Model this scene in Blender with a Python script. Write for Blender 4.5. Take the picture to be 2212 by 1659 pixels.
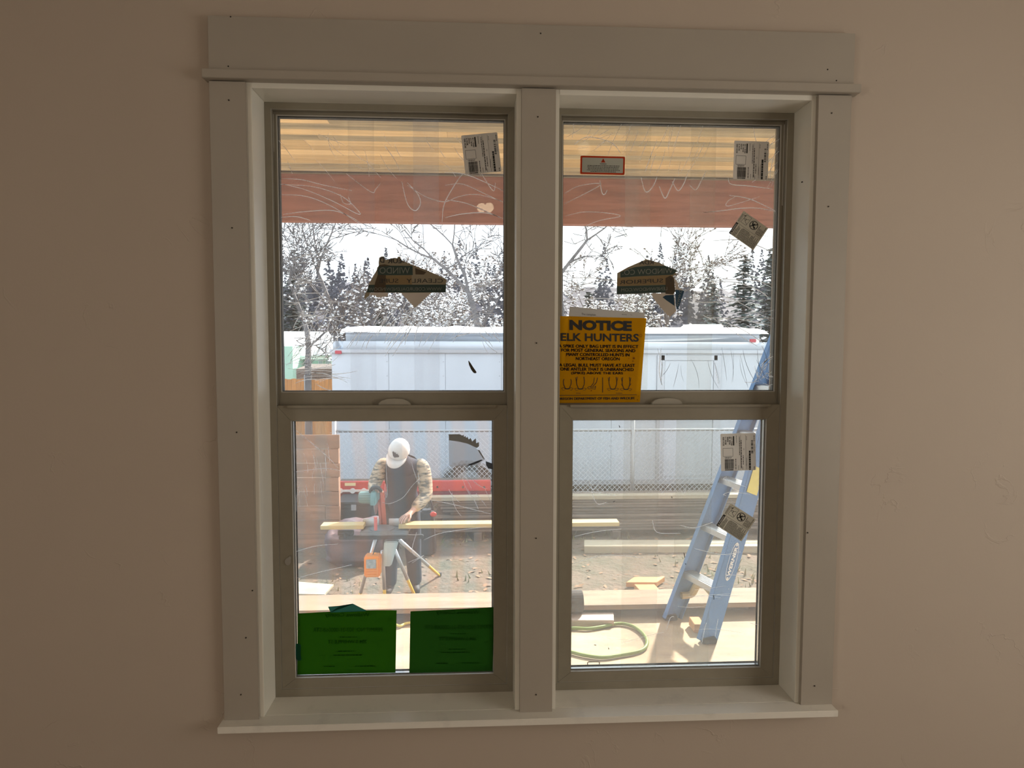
import bpy, bmesh, math, random
from mathutils import Vector, Matrix, noise
random.seed(7)
scene = bpy.context.scene
for o in list(bpy.data.objects):
    bpy.data.objects.remove(o)
COL = scene.collection
PI = math.pi

# ------------------------------------------------------------------ camera
W, H, F = 2212, 1659, 1431.4878
CAM = Vector((-0.1504, -1.6583, 1.6029))
RX, RY, RZ = -0.0604, -0.0025, -0.0525
ROT = Matrix.Rotation(RZ, 3, 'Z') @ Matrix.Rotation(RX, 3, 'X') @ Matrix.Rotation(RY, 3, 'Y')
cam_data = bpy.data.cameras.new('camera')
cam = bpy.data.objects.new('camera', cam_data)
COL.objects.link(cam)
right, fwd, up = ROT.col[0], ROT.col[1], ROT.col[2]
cam.matrix_world = Matrix(((right.x, up.x, -fwd.x, CAM.x), (right.y, up.y, -fwd.y, CAM.y), (right.z, up.z, -fwd.z, CAM.z), (0, 0, 0, 1)))
cam_data.sensor_width = 36
cam_data.lens = F / W * 36
cam_data.clip_start = 0.02
cam_data.clip_end = 500
scene.camera = cam

def ray(px, py):
    return ROT @ Vector(((px - W / 2) / F, 1, (H / 2 - py) / F))
def at(px, py, Y):
    r = ray(px, py)
    return CAM + r * ((Y - CAM.y) / r.y)
def onz(px, py, Z):
    r = ray(px, py)
    return CAM + r * ((Z - CAM.z) / r.z)

# ------------------------------------------------------------------ sky, sun, exposure
world = bpy.data.worlds.new('sky')
scene.world = world
world.use_nodes = True
bg = world.node_tree.nodes['Background']
bg.inputs[0].default_value = (0.86, 0.94, 1.0, 1)
bg.inputs[1].default_value = 2.8
sun_d = bpy.data.lights.new('sun', 'SUN')
sun_d.energy = 15.5
sun_d.angle = math.radians(2.0)
sun_d.color = (1.0, 0.93, 0.83)
sun = bpy.data.objects.new('sun', sun_d)
COL.objects.link(sun)
az, el = math.radians(38), math.radians(38)      # sun stands to the right beyond the yard
sdir = Vector((math.sin(az) * math.cos(el), math.cos(az) * math.cos(el), math.sin(el)))
sun.rotation_euler = sdir.to_track_quat('Z', 'Y').to_euler()
sun.location = (8, 12, 12)
# daylight of the right-hand window, and an added fill lamp on the left
def day(name, loc, target, sx, sz, power, color):
    d = bpy.data.lights.new(name, 'AREA')
    d.shape = 'RECTANGLE'
    d.size, d.size_y, d.energy, d.color = sx, sz, power, color
    o = bpy.data.objects.new(name, d)
    o.location = loc
    o.rotation_euler = (Vector(target) - Vector(loc)).to_track_quat('-Z', 'Y').to_euler()
    COL.objects.link(o)
day('side_window_daylight', (2.36, -1.55, 1.45), (0, -1.55, 1.45), 1.5, 1.3, 22.0, (1.0, 0.94, 0.865))
day('left_fill_light', (-2.96, -3.3, 1.45), (0, -3.3, 1.45), 1.5, 1.3, 22.0, (1.0, 0.92, 0.82))  # added fill lamp that brightens the right jamb
vs = scene.view_settings
vs.view_transform = 'Standard'
vs.look = 'None'
vs.exposure = 0.0
vs.gamma = 1.0
vs.use_curve_mapping = False
scene.cycles.transparent_max_bounces = 16
scene.cycles.max_bounces = 8
scene.cycles.diffuse_bounces = 4
scene.cycles.caustics_reflective = False
scene.cycles.caustics_refractive = False
scene.cycles.sample_clamp_indirect = 6

# ------------------------------------------------------------------ materials
MATS = {}
def nm(name):
    m = bpy.data.materials.new(name)
    m.use_nodes = True
    m.node_tree.nodes.clear()
    MATS[name] = m
    N, L = m.node_tree.nodes, m.node_tree.links
    out = N.new('ShaderNodeOutputMaterial')
    return m, N, L, out
def rgba(c): return (c[0], c[1], c[2], 1)
def mat(name, col, rough=0.6, metal=0.0, var=0.0, scale=8.0, stretch=(1, 1, 1), bump=0.0, bscale=None, col2=None, rnd=0.0, coat=0.0, detail=4.0, dist=0.02, thr=None):
    """procedural surface: two-colour noise (stretched for grain), per-object variation, fine bump"""
    m, N, L, out = nm(name)
    b = N.new('ShaderNodeBsdfPrincipled')
    b.inputs['Base Color'].default_value = rgba(col)
    b.inputs['Roughness'].default_value = rough
    b.inputs['Metallic'].default_value = metal
    L.new(b.outputs[0], out.inputs[0])
    if var or bump or rnd:
        g = N.new('ShaderNodeNewGeometry')
        mp = N.new('ShaderNodeMapping')
        mp.inputs['Scale'].default_value = stretch
        L.new(g.outputs['Position'], mp.inputs['Vector'])
        if rnd:
            oi = N.new('ShaderNodeObjectInfo')
            mul = N.new('ShaderNodeMath'); mul.operation = 'MULTIPLY'; mul.inputs[1].default_value = 37.0
            L.new(oi.outputs['Random'], mul.inputs[0])
            cmb = N.new('ShaderNodeCombineXYZ')
            for k in range(3): L.new(mul.outputs[0], cmb.inputs[k])
            L.new(cmb.outputs[0], mp.inputs['Location'])
    if var:
        n = N.new('ShaderNodeTexNoise')
        n.inputs['Scale'].default_value = scale
        n.inputs['Detail'].default_value = detail
        n.inputs['Roughness'].default_value = 0.6
        L.new(mp.outputs[0], n.inputs['Vector'])
        cr = N.new('ShaderNodeValToRGB')
        c2 = col2 if col2 else tuple(min(1, c * (1 - var)) for c in col)
        lo, hi = thr if thr else (0.35, 0.65)
        cr.color_ramp.elements[0].position = lo
        cr.color_ramp.elements[1].position = hi
        cr.color_ramp.elements[0].color = rgba(c2)
        cr.color_ramp.elements[1].color = rgba(col)
        L.new(n.outputs['Fac'], cr.inputs['Fac'])
        last = cr.outputs['Color']
        if rnd:
            hs = N.new('ShaderNodeHueSaturation')
            mr = N.new('ShaderNodeMapRange')
            mr.inputs['To Min'].default_value = 1 - rnd
            mr.inputs['To Max'].default_value = 1 + rnd
            L.new(oi.outputs['Random'], mr.inputs['Value'])
            L.new(mr.outputs[0], hs.inputs['Value'])
            L.new(last, hs.inputs['Color'])
            last = hs.outputs[0]
        L.new(last, b.inputs['Base Color'])
    if bump:
        n2 = N.new('ShaderNodeTexNoise')
        n2.inputs['Scale'].default_value = bscale or scale * 3
        n2.inputs['Detail'].default_value = 5
        L.new(mp.outputs[0], n2.inputs['Vector'])
        bp = N.new('ShaderNodeBump')
        bp.inputs['Strength'].default_value = bump
        bp.inputs['Distance'].default_value = dist
        L.new(n2.outputs['Fac'], bp.inputs['Height'])
        L.new(bp.outputs[0], b.inputs['Normal'])
    if coat: b.inputs['Coat Weight'].default_value = coat
    return m
def paper(name, col, trans=0.5, tcol=None, rough=0.7, gloss=0.0):
    """thin sheet: part diffuse, part letting light through"""
    m, N, L, out = nm(name)
    d = N.new('ShaderNodeBsdfDiffuse'); d.inputs[0].default_value = rgba(col)
    t = N.new('ShaderNodeBsdfTranslucent'); t.inputs[0].default_value = rgba(tcol or col)
    mx = N.new('ShaderNodeMixShader'); mx.inputs[0].default_value = trans
    L.new(d.outputs[0], mx.inputs[1]); L.new(t.outputs[0], mx.inputs[2])
    L.new(mx.outputs[0], out.inputs[0])
    return m
def film(name, haze, tint=(1, 1, 1), hcol=(0.95, 0.97, 1), grime=0.4, moire_bands=None, diffuse=0.25, streak=(3, 3, 3)):
    """clear plastic film or mesh: mostly lets the view through, milky share scatters light"""
    m, N, L, out = nm(name)
    tr = N.new('ShaderNodeBsdfTransparent'); tr.inputs[0].default_value = rgba(tint)
    tl = N.new('ShaderNodeBsdfTranslucent'); tl.inputs[0].default_value = rgba(hcol)
    df = N.new('ShaderNodeBsdfDiffuse'); df.inputs[0].default_value = rgba(hcol)
    ms = N.new('ShaderNodeMixShader'); ms.inputs[0].default_value = diffuse
    L.new(tl.outputs[0], ms.inputs[1]); L.new(df.outputs[0], ms.inputs[2])
    mx = N.new('ShaderNodeMixShader')
    g = N.new('ShaderNodeNewGeometry')
    mp = N.new('ShaderNodeMapping'); mp.inputs['Scale'].default_value = streak
    n = N.new('ShaderNodeTexNoise'); n.inputs['Scale'].default_value = 2.2; n.inputs['Detail'].default_value = 6
    L.new(g.outputs['Position'], mp.inputs[0]); L.new(mp.outputs[0], n.inputs['Vector'])
    mr = N.new('ShaderNodeMapRange')
    mr.inputs['From Min'].default_value = 0.3; mr.inputs['From Max'].default_value = 0.7
    mr.inputs['To Min'].default_value = haze * (1 - grime); mr.inputs['To Max'].default_value = haze * (1 + grime)
    L.new(n.outputs['Fac'], mr.inputs['Value'])
    L.new(mr.outputs[0], mx.inputs[0])
    if moire_bands:  # paints moiré colour fringes into the tint; the mesh itself is plain
        wv = N.new('ShaderNodeTexWave'); wv.wave_type = 'BANDS'; wv.bands_direction = 'X'
        wv.inputs['Scale'].default_value = moire_bands[2]; wv.inputs['Distortion'].default_value = 3.0
        wv.inputs['Detail'].default_value = 1.0; wv.inputs['Detail Scale'].default_value = 0.5
        L.new(g.outputs['Position'], wv.inputs['Vector'])
        cr = N.new('ShaderNodeValToRGB')
        cr.color_ramp.elements[0].color = rgba(moire_bands[0]); cr.color_ramp.elements[1].color = rgba(moire_bands[1])
        cr.color_ramp.elements[0].position = 0.25; cr.color_ramp.elements[1].position = 0.75
        L.new(wv.outputs['Color'], cr.inputs[0])
        L.new(cr.outputs[0], tl.inputs[0])
        half = N.new('ShaderNodeMixRGB'); half.inputs[0].default_value = 0.45
        half.inputs[1].default_value = (0.96, 0.96, 0.97, 1)
        L.new(cr.outputs[0], half.inputs[2]); L.new(half.outputs[0], tr.inputs[0])
    L.new(tr.outputs[0], mx.inputs[1]); L.new(ms.outputs[0], mx.inputs[2])
    L.new(mx.outputs[0], out.inputs[0])
    return m
def glass(name):
    m, N, L, out = nm(name)
    tr = N.new('ShaderNodeBsdfTransparent'); tr.inputs[0].default_value = (0.97, 0.985, 0.98, 1)
    gl = N.new('ShaderNodeBsdfGlossy'); gl.inputs['Roughness'].default_value = 0.0
    fr = N.new('ShaderNodeFresnel'); fr.inputs['IOR'].default_value = 1.5
    dbl = N.new('ShaderNodeMath'); dbl.operation = 'MULTIPLY'; dbl.inputs[1].default_value = 1.2
    mx = N.new('ShaderNodeMixShader')
    L.new(fr.outputs[0], dbl.inputs[0]); L.new(dbl.outputs[0], mx.inputs[0])
    L.new(tr.outputs[0], mx.inputs[1]); L.new(gl.outputs[0], mx.inputs[2])
    L.new(mx.outputs[0], out.inputs[0])
    return m
def emit(name, col, s):
    m, N, L, out = nm(name)
    e = N.new('ShaderNodeEmission'); e.inputs[0].default_value = rgba(col); e.inputs[1].default_value = s
    L.new(e.outputs[0], out.inputs[0])
    return m

def wall_paint(name):
    """beige paint over hand-trowelled plaster: fine orange peel, sparse ridges"""
    m, N, L, out = nm(name)
    b = N.new('ShaderNodeBsdfPrincipled'); b.inputs['Roughness'].default_value = 0.75
    g = N.new('ShaderNodeNewGeometry')
    n0 = N.new('ShaderNodeTexNoise'); n0.inputs['Scale'].default_value = 1.3; n0.inputs['Detail'].default_value = 3
    L.new(g.outputs['Position'], n0.inputs['Vector'])
    cr = N.new('ShaderNodeValToRGB')
    cr.color_ramp.elements[0].position = 0.3; cr.color_ramp.elements[1].position = 0.7
    cr.color_ramp.elements[0].color = (0.485, 0.405, 0.33, 1); cr.color_ramp.elements[1].color = (0.515, 0.43, 0.35, 1)
    L.new(n0.outputs['Fac'], cr.inputs[0]); L.new(cr.outputs[0], b.inputs['Base Color'])
    # sparse trowel ridges: contour lines of a distorted noise masked to few places
    n1 = N.new('ShaderNodeTexNoise'); n1.inputs['Scale'].default_value = 9; n1.inputs['Detail'].default_value = 5; n1.inputs['Distortion'].default_value = 0.8
    L.new(g.outputs['Position'], n1.inputs['Vector'])
    r1 = N.new('ShaderNodeValToRGB')
    e = r1.color_ramp.elements
    e[0].position = 0.485; e[0].color = (0, 0, 0, 1); e[1].position = 0.5; e[1].color = (1, 1, 1, 1)
    k = e.new(0.515); k.color = (0, 0, 0, 1)
    L.new(n1.outputs['Fac'], r1.inputs[0])
    n2 = N.new('ShaderNodeTexNoise'); n2.inputs['Scale'].default_value = 4.5; n2.inputs['Detail'].default_value = 2
    L.new(g.outputs['Position'], n2.inputs['Vector'])
    r2 = N.new('ShaderNodeValToRGB'); r2.color_ramp.elements[0].position = 0.6; r2.color_ramp.elements[1].position = 0.68
    L.new(n2.outputs['Fac'], r2.inputs[0])
    mu = N.new('ShaderNodeMath'); mu.operation = 'MULTIPLY'
    L.new(r1.outputs[0], mu.inputs[0]); L.new(r2.outputs[0], mu.inputs[1])
    n3 = N.new('ShaderNodeTexNoise'); n3.inputs['Scale'].default_value = 160; n3.inputs['Detail'].default_value = 3
    L.new(g.outputs['Position'], n3.inputs['Vector'])
    ad = N.new('ShaderNodeMath'); ad.operation = 'MULTIPLY_ADD'; ad.inputs[1].default_value = 0.10
    L.new(n3.outputs['Fac'], ad.inputs[0]); L.new(mu.outputs[0], ad.inputs[2])
    bp = N.new('ShaderNodeBump'); bp.inputs['Strength'].default_value = 0.36; bp.inputs['Distance'].default_value = 0.004
    L.new(ad.outputs[0], bp.inputs['Height']); L.new(bp.outputs[0], b.inputs['Normal'])
    L.new(b.outputs[0], out.inputs[0])
    return m

WALL = wall_paint('wall_paint')
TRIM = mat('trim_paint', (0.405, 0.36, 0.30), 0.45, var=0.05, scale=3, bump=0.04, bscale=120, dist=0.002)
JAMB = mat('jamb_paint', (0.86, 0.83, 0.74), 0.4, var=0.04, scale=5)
SILL = mat('stool_paint', (0.80, 0.76, 0.68), 0.45, var=0.14, scale=14, thr=(0.25, 0.45), detail=8)
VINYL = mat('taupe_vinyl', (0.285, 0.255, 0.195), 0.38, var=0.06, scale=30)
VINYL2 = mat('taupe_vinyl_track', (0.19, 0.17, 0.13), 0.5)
BEAD = mat('pale_glazing_bead', (0.55, 0.53, 0.48), 0.4)
GASKET = mat('dark_gasket', (0.03, 0.035, 0.035), 0.6)
SPACER = mat('metal_spacer', (0.55, 0.58, 0.60), 0.3, metal=0.9)
HANDLE = mat('tilt_latch_plastic', (0.36, 0.33, 0.27), 0.35)
HOLE = mat('nail_hole', (0.02, 0.015, 0.01), 0.9)
GLASS = glass('window_glass')
FLOORM = mat('subfloor', (0.46, 0.38, 0.29), 0.8, var=0.3, scale=6)
CEILM = mat('ceiling_paint', (0.78, 0.73, 0.66), 0.8)
SCRATCH = paper('film_scratch', (0.97, 0.98, 1.0), 0.9, (1.5, 1.52, 1.55))  # transmission colour above white stands in for forward-scattered light
INK = mat('black_ink', (0.012, 0.011, 0.010), 0.6)
FILM_L = film('film_clear', 0.145, (0.985, 0.99, 1.0), streak=(5, 5, 0.6))
FILM_R = film('film_yellowed', 0.168, (0.985, 0.98, 0.945), hcol=(0.96, 0.95, 0.90), streak=(6, 6, 0.5))
FILM_LL = film('film_lower_clear', 0.075, (0.985, 0.99, 1.0), streak=(4, 4, 0.8))
FILM_LR = film('film_lower_yellowed', 0.16, (0.985, 0.985, 0.96), hcol=(0.95, 0.96, 0.95), streak=(5, 5, 0.5))
SCREEN_L = film('screen_mesh', 0.20, (0.95, 0.95, 0.96), hcol=(0.86, 0.88, 0.95), grime=0.12, moire_bands=((0.97, 0.87, 0.84), (0.76, 0.89, 1.0), 4.6), diffuse=0.4)
SCREEN_R = film('screen_mesh_pale', 0.212, (0.95, 0.96, 0.97), hcol=(0.88, 0.92, 0.96), grime=0.12, moire_bands=((0.97, 0.95, 0.96), (0.90, 0.96, 0.98), 0.9), diffuse=0.4)

# ------------------------------------------------------------------ mesh helpers
ORG = {}
def tag(o, label=None, cat=None, group=None, kind=None):
    if label: o['label'] = label
    if cat: o['category'] = cat
    if group: o['group'] = group
    if kind: o['kind'] = kind
    return o
def empty(name, loc, label=None, cat=None, group=None, kind=None):
    o = bpy.data.objects.new(name, None)
    o.empty_display_size = 0.1
    o.location = loc
    COL.objects.link(o)
    ORG[o] = Vector(loc)
    return tag(o, label, cat, group, kind)
def link(name, me, m, parent=None, smooth=False, label=None, cat=None, group=None, kind=None):
    """me holds world coordinates; the object's origin goes to the parent's origin or the mesh's middle"""
    if m is not None and not me.materials:
        for q in (m if isinstance(m, (list, tuple)) else [m]): me.materials.append(q)
    if parent is not None:
        org = ORG[parent]
    else:
        xs = [v.co for v in me.vertices]
        if xs:
            lo = Vector((min(v.x for v in xs), min(v.y for v in xs), min(v.z for v in xs)))
            hi = Vector((max(v.x for v in xs), max(v.y for v in xs), max(v.z for v in xs)))
            org = Vector(((lo.x + hi.x) / 2, (lo.y + hi.y) / 2, lo.z))
        else: org = Vector()
    me.transform(Matrix.Translation(-org))
    if smooth:
        for p in me.polygons: p.use_smooth = True
    o = bpy.data.objects.new(name, me)
    COL.objects.link(o)
    if parent is not None:
        o.parent = parent
    else:
        o.location = org
    ORG[o] = org
    return tag(o, label, cat, group, kind)
def obj(name, bm, m, parent=None, smooth=False, bevel=0.0, **k):
    if bevel:
        bmesh.ops.bevel(bm, geom=[e for e in bm.edges], offset=bevel, segments=2, affect='EDGES', clamp_overlap=True)
    bmesh.ops.recalc_face_normals(bm, faces=bm.faces)
    me = bpy.data.meshes.new(name)
    bm.to_mesh(me); bm.free()
    return link(name, me, m, parent, smooth, **k)
def box(bm, a, b, mi=0):
    x0, y0, z0 = a; x1, y1, z1 = b
    v = [bm.verts.new(p) for p in ((x0, y0, z0), (x1, y0, z0), (x1, y1, z0), (x0, y1, z0), (x0, y0, z1), (x1, y0, z1), (x1, y1, z1), (x0, y1, z1))]
    for f in ((0, 1, 2, 3), (4, 5, 6, 7), (0, 1, 5, 4), (1, 2, 6, 5), (2, 3, 7, 6), (3, 0, 4, 7)):
        q = bm.faces.new([v[i] for i in f]); q.material_index = mi
    return v
def B(name, a, b, m, parent=None, bevel=0.0, **k):
    bm = bmesh.new(); box(bm, a, b)
    return obj(name, bm, m, parent, bevel=bevel, **k)
def hexa(bm, pts, mi=0):
    v = [bm.verts.new(p) for p in pts]
    for f in ((0, 1, 2, 3), (4, 5, 6, 7), (0, 1, 5, 4), (1, 2, 6, 5), (2, 3, 7, 6), (3, 0, 4, 7)):
        q = bm.faces.new([v[i] for i in f]); q.material_index = mi
def prism(bm, pts, off, mi=0):
    """polygon (list of Vectors) swept by off"""
    a = [bm.verts.new(p) for p in pts]; c = [bm.verts.new(Vector(p) + Vector(off)) for p in pts]
    bm.faces.new(a).material_index = mi; bm.faces.new(c).material_index = mi
    n = len(pts)
    for i in range(n):
        bm.faces.new((a[i], a[(i + 1) % n], c[(i + 1) % n], c[i])).material_index = mi
def frame_of(d):
    d = d.normalized()
    u = d.orthogonal().normalized()
    return u, d.cross(u)
def tube(bm, pts, r, n=8, cap=True, mi=0):
    pts = [Vector(p) for p in pts]
    rs = r if isinstance(r, (list, tuple)) else [r] * len(pts)
    rings = []
    u = None
    for i, p in enumerate(pts):
        d = (pts[min(i + 1, len(pts) - 1)] - pts[max(i - 1, 0)])
        if d.length < 1e-9: d = Vector((0, 0, 1))
        d.normalize()
        if u is None: u = d.orthogonal().normalized()
        u = (u - d * u.dot(d))
        if u.length < 1e-6: u = d.orthogonal()
        u.normalize()
        w = d.cross(u)
        rings.append([bm.verts.new(p + (u * math.cos(2 * PI * k / n) + w * math.sin(2 * PI * k / n)) * rs[i]) for k in range(n)])
    for a, b in zip(rings, rings[1:]):
        for k in range(n):
            f = bm.faces.new((a[k], a[(k + 1) % n], b[(k + 1) % n], b[k])); f.material_index = mi
    if cap:
        bm.faces.new(rings[0]).material_index = mi; bm.faces.new(rings[-1]).material_index = mi
def bar(bm, p, q, w, h, upv=(0, 0, 1), mi=0):
    """rectangular bar from p to q, w across, h along up"""
    p, q = Vector(p), Vector(q)
    d = (q - p).normalized()
    s = d.cross(Vector(upv))
    if s.length < 1e-6: s = d.orthogonal()
    s.normalize()
    t = s.cross(d).normalized()
    s *= w / 2; t *= h / 2
    hexa(bm, [p - s - t, p + s - t, p + s + t, p - s + t, q - s - t, q + s - t, q + s + t, q - s + t], mi)
def ball(bm, c, r, seg=10, rings=7, sc=(1, 1, 1), mi=0):
    M = Matrix.Translation(c) @ Matrix.Diagonal((r * sc[0], r * sc[1], r * sc[2], 1))
    g = bmesh.ops.create_uvsphere(bm, u_segments=seg, v_segments=rings, radius=1, matrix=M)
    for v in g['verts']:
        for f in v.link_faces: f.material_index = mi
def polymesh(bm, pts, mi=0):
    f = bm.faces.new([bm.verts.new(p) for p in pts]); f.material_index = mi
    return f
def spline(pts, n=8):
    """Catmull-Rom through points"""
    P = [Vector(p) for p in pts]
    out = []
    for i in range(len(P) - 1):
        p0, p1, p2, p3 = P[max(i - 1, 0)], P[i], P[i + 1], P[min(i + 2, len(P) - 1)]
        for k in range(n):
            t = k / n
            out.append(0.5 * (2 * p1 + (p2 - p0) * t + (2 * p0 - 5 * p1 + 4 * p2 - p3) * t * t + (3 * p1 - p0 - 3 * p2 + p3) * t ** 3))
    out.append(P[-1])
    return out

# ------------------------------------------------------------------ lettering helpers
TXT = {}
def text_polys(s, bold=0.0):
    key = (s, bold)
    if key in TXT: return TXT[key]
    cu = bpy.data.curves.new('t', 'FONT')
    cu.body = s; cu.size = 1; cu.resolution_u = 3; cu.offset = bold; cu.fill_mode = 'FRONT'
    o = bpy.data.objects.new('t', cu)
    COL.objects.link(o)
    dg = bpy.context.evaluated_depsgraph_get()
    dg.update()
    me = bpy.data.meshes.new_from_object(o.evaluated_get(dg))
    vs_ = [(v.co.x, v.co.y) for v in me.vertices]
    fs = [tuple(p.vertices) for p in me.polygons]
    bpy.data.objects.remove(o); bpy.data.curves.remove(cu); bpy.data.meshes.remove(me)
    if vs_:
        x0, x1 = min(v[0] for v in vs_), max(v[0] for v in vs_)
        y0, y1 = min(v[1] for v in vs_), max(v[1] for v in vs_)
        vs_ = [((x - x0) / max(x1 - x0, 1e-6), (y - y0) / max(y1 - y0, 1e-6)) for x, y in vs_]
    TXT[key] = (vs_, fs)
    return TXT[key]
class Sheet:
    """flat print on a plane: origin O, vector eu (to the right), ev (downwards); coordinates in units of w x h"""
    def __init__(s, O, U, V, w=1.0, h=1.0, n=Vector((0, -1, 0))):
        s.O, s.U, s.V, s.w, s.h, s.n = Vector(O), Vector(U), Vector(V), w, h, Vector(n)
    def p(s, u, v, off=0.0):
        return s.O + s.U * (u / s.w) + s.V * (v / s.h) + s.n * off
    def poly(s, bm, pts, off=0.0, mi=0):
        return polymesh(bm, [s.p(u, v, off) for u, v in pts], mi)
    def rect(s, bm, u0, v0, u1, v1, off=0.0, mi=0):
        return s.poly(bm, [(u0, v0), (u1, v0), (u1, v1), (u0, v1)], off, mi)
    def rrect(s, bm, u0, v0, u1, v1, r, off=0.0, mi=0):
        pts = []
        for cx, cy, a in ((u1 - r, v0 + r, -90), (u1 - r, v1 - r, 0), (u0 + r, v1 - r, 90), (u0 + r, v0 + r, 180)):
            for k in range(4):
                t = math.radians(a + 30 * k)
                pts.append((cx + r * math.cos(t), cy + r * math.sin(t)))
        return s.poly(bm, pts, off, mi)
    def text(s, bm, string, cx, cy, w, h, rot=0, mirror=False, bold=0.0, off=0.0006, mi=0, slope=0.0):
        V, Fc = text_polys(string, bold)
        c, sn = math.cos(math.radians(rot)), math.sin(math.radians(rot))
        vv = []
        for x, y in V:
            a = (x - 0.5) * w * (-1 if mirror else 1); b = -(y - 0.5) * h + slope * a
            vv.append(bm.verts.new(s.p(cx + a * c + b * sn, cy - a * sn + b * c, off)))
        for f in Fc:
            try: bm.faces.new([vv[i] for i in f]).material_index = mi
            except ValueError: pass
    def dashes(s, bm, u0, u1, v, h, off=0.0006, mi=0, vertical=False, seed=0):
        """a row of print too small to read"""
        R = random.Random(seed)
        u = u0
        while u < u1:
            l = R.uniform(1.2, 4.5) * h
            e = min(u + l, u1)
            if vertical: s.rect(bm, v - h / 2, u, v + h / 2, e, off, mi)
            else: s.rect(bm, u, v - h / 2, e, v + h / 2, off, mi)
            u = e + h * 0.7
    def line(s, bm, pts, wd, off=0.0006, mi=0):
        for (a, b), (c, d) in zip(pts, pts[1:]):
            dx, dy = c - a, d - b
            l = math.hypot(dx, dy) or 1
            nx, ny = -dy / l * wd / 2, dx / l * wd / 2
            s.poly(bm, [(a + nx, b + ny), (c + nx, d + ny), (c - nx, d - ny), (a - nx, b - ny)], off, mi)
    def ring(s, bm, cx, cy, r, wd, off=0.0006, mi=0, asp=1.0, n=28):
        for k in range(n):
            a, b = 2 * PI * k / n, 2 * PI * (k + 1) / n
            s.poly(bm, [(cx + q * math.cos(t), cy + q * asp * math.sin(t)) for q, t in ((r, a), (r, b), (r - wd, b), (r - wd, a))], off, mi)
def flats(name, S, polys, off, m, parent):
    for p in polys:
        bm = bmesh.new(); S.poly(bm, p, off)
        flat(name, bm, m, parent)
def flat(name, bm, m, parent=None, **k):
    me = bpy.data.meshes.new(name)
    bm.to_mesh(me); bm.free()
    return link(name, me, m, parent, **k)

# ================================================================== THE ROOM
X0, X1, YB = -3.0, 2.4, -4.6          # left wall, right wall, back wall
WF = 0.018                            # plane of the window wall; trim stands proud of it to y = 0
ZS, ZJ = 0.650, 2.2184                # stool top, underside of head jamb
wf = empty('wall_front', (0, WF, 0), 'beige trowelled plaster wall around the double window', kind='structure')
bm = bmesh.new()
box(bm, (X0, WF, 0), (-0.712, 0.2, 2.74)); box(bm, (0.712, WF, 0), (X1, 0.2, 2.74))
box(bm, (-0.712, WF, 0), (0.712, 0.2, 0.625)); box(bm, (-0.712, WF, 2.24), (0.712, 0.2, 2.74))
box(bm, (-0.035, WF, 0.625), (0.035, 0.2, 2.24))
obj('plaster', bm, WALL, wf)
bm = bmesh.new()
box(bm, (X0 - 0.12, YB, 0), (X0, 0.2, 0.8)); box(bm, (X0 - 0.12, YB, 2.1), (X0, 0.2, 2.74))
for a, b in ((YB, -4.05), (-2.55, 0.2)): box(bm, (X0 - 0.12, a, 0.8), (X0, b, 2.1))
obj('wall_left', bm, WALL, kind='structure')
B('wall_back', (X0 - 0.12, YB - 0.12, 0), (X1 + 0.15, YB, 2.74), WALL, kind='structure')
bm = bmesh.new()
box(bm, (X1, YB, 0), (X1 + 0.15, 0.2, 0.8)); box(bm, (X1, YB, 2.1), (X1 + 0.15, 0.2, 2.74))
for a, b in ((YB, -2.3), (-0.8, 0.2)): box(bm, (X1, a, 0.8), (X1 + 0.15, b, 2.1))
obj('wall_right', bm, WALL, kind='structure')
COVER = paper('added_cover_sheet', (0.8, 0.76, 0.68), 0.5)  # added sheet closes the openings; the area lamps in front give the light
for i, (a, b, xw, sg) in enumerate(((-2.3, -0.8, X1, 1), (-4.05, -2.55, X0, -1))):  # the left-wall opening and casing are added around the fill lamp
    w = empty('window_%d' % (3 + i), (xw, (a + b) / 2, 0.8), kind='structure')
    for q in ((a - 0.08, 0.72, a, 2.18), (b, 0.72, b + 0.08, 2.18), (a, 2.1, b, 2.18), (a, 0.72, b, 0.8)):
        lo, hi = sorted((xw - 0.015 * sg, xw))
        B('casing', (lo, q[0], q[1]), (hi, q[2], q[3]), TRIM, w)
    lo, hi = sorted((xw + 0.05 * sg, xw + 0.053 * sg))
    B('added_cover_sheet', (lo, a, 0.8), (hi, b, 2.1), COVER, w)
B('floor', (X0 - 0.12, YB - 0.12, -0.1), (X1 + 0.15, 0.2, 0), FLOORM, kind='structure')
B('ceiling', (X0 - 0.12, YB - 0.12, 2.74), (X1 + 0.15, 0.2, 2.86), CEILM, kind='structure')

# ---- trim boards (each a board of its own, parts of the trim around the window)
trim = empty('trim_1', (0, 0, 0.6), 'off-white flat board casing around the double window', kind='structure')
CW = 0.0859
B('head_board', (-0.789, -0.001, 2.252), (0.793, WF, 2.379), TRIM, trim, bevel=0.0008)
B('head_fillet', (-0.801, -0.014, 2.2305), (0.806, WF, 2.2515), TRIM, trim, bevel=0.0012)
B('side_casing', (-0.79, 0, ZS), (-0.79 + CW, WF, 2.228), TRIM, trim, bevel=0.0008)
B('side_casing', (0.79 - CW, 0, ZS), (0.79, WF, 2.228), TRIM, trim, bevel=0.0008)
B('mullion_casing', (-0.0415, 0, ZS), (0.0431, WF, 2.228), TRIM, trim, bevel=0.0008)
bm = bmesh.new()
box(bm, (-0.796, -0.031, 0.633), (0.79, WF, ZS))
box(bm, (-0.70, WF, 0.633), (0.70, 0.108, ZS))
obj('stool', bm, SILL, trim, bevel=0.0012)
JF = 0.012
for xa, xb in ((-0.712, -0.694), (-0.053, -0.036), (0.036, 0.053), (0.694, 0.712)):
    B('jamb_liner', (xa, JF, ZS), (xb, 0.19, 2.236), JAMB, trim, bevel=0.0008)
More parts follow.
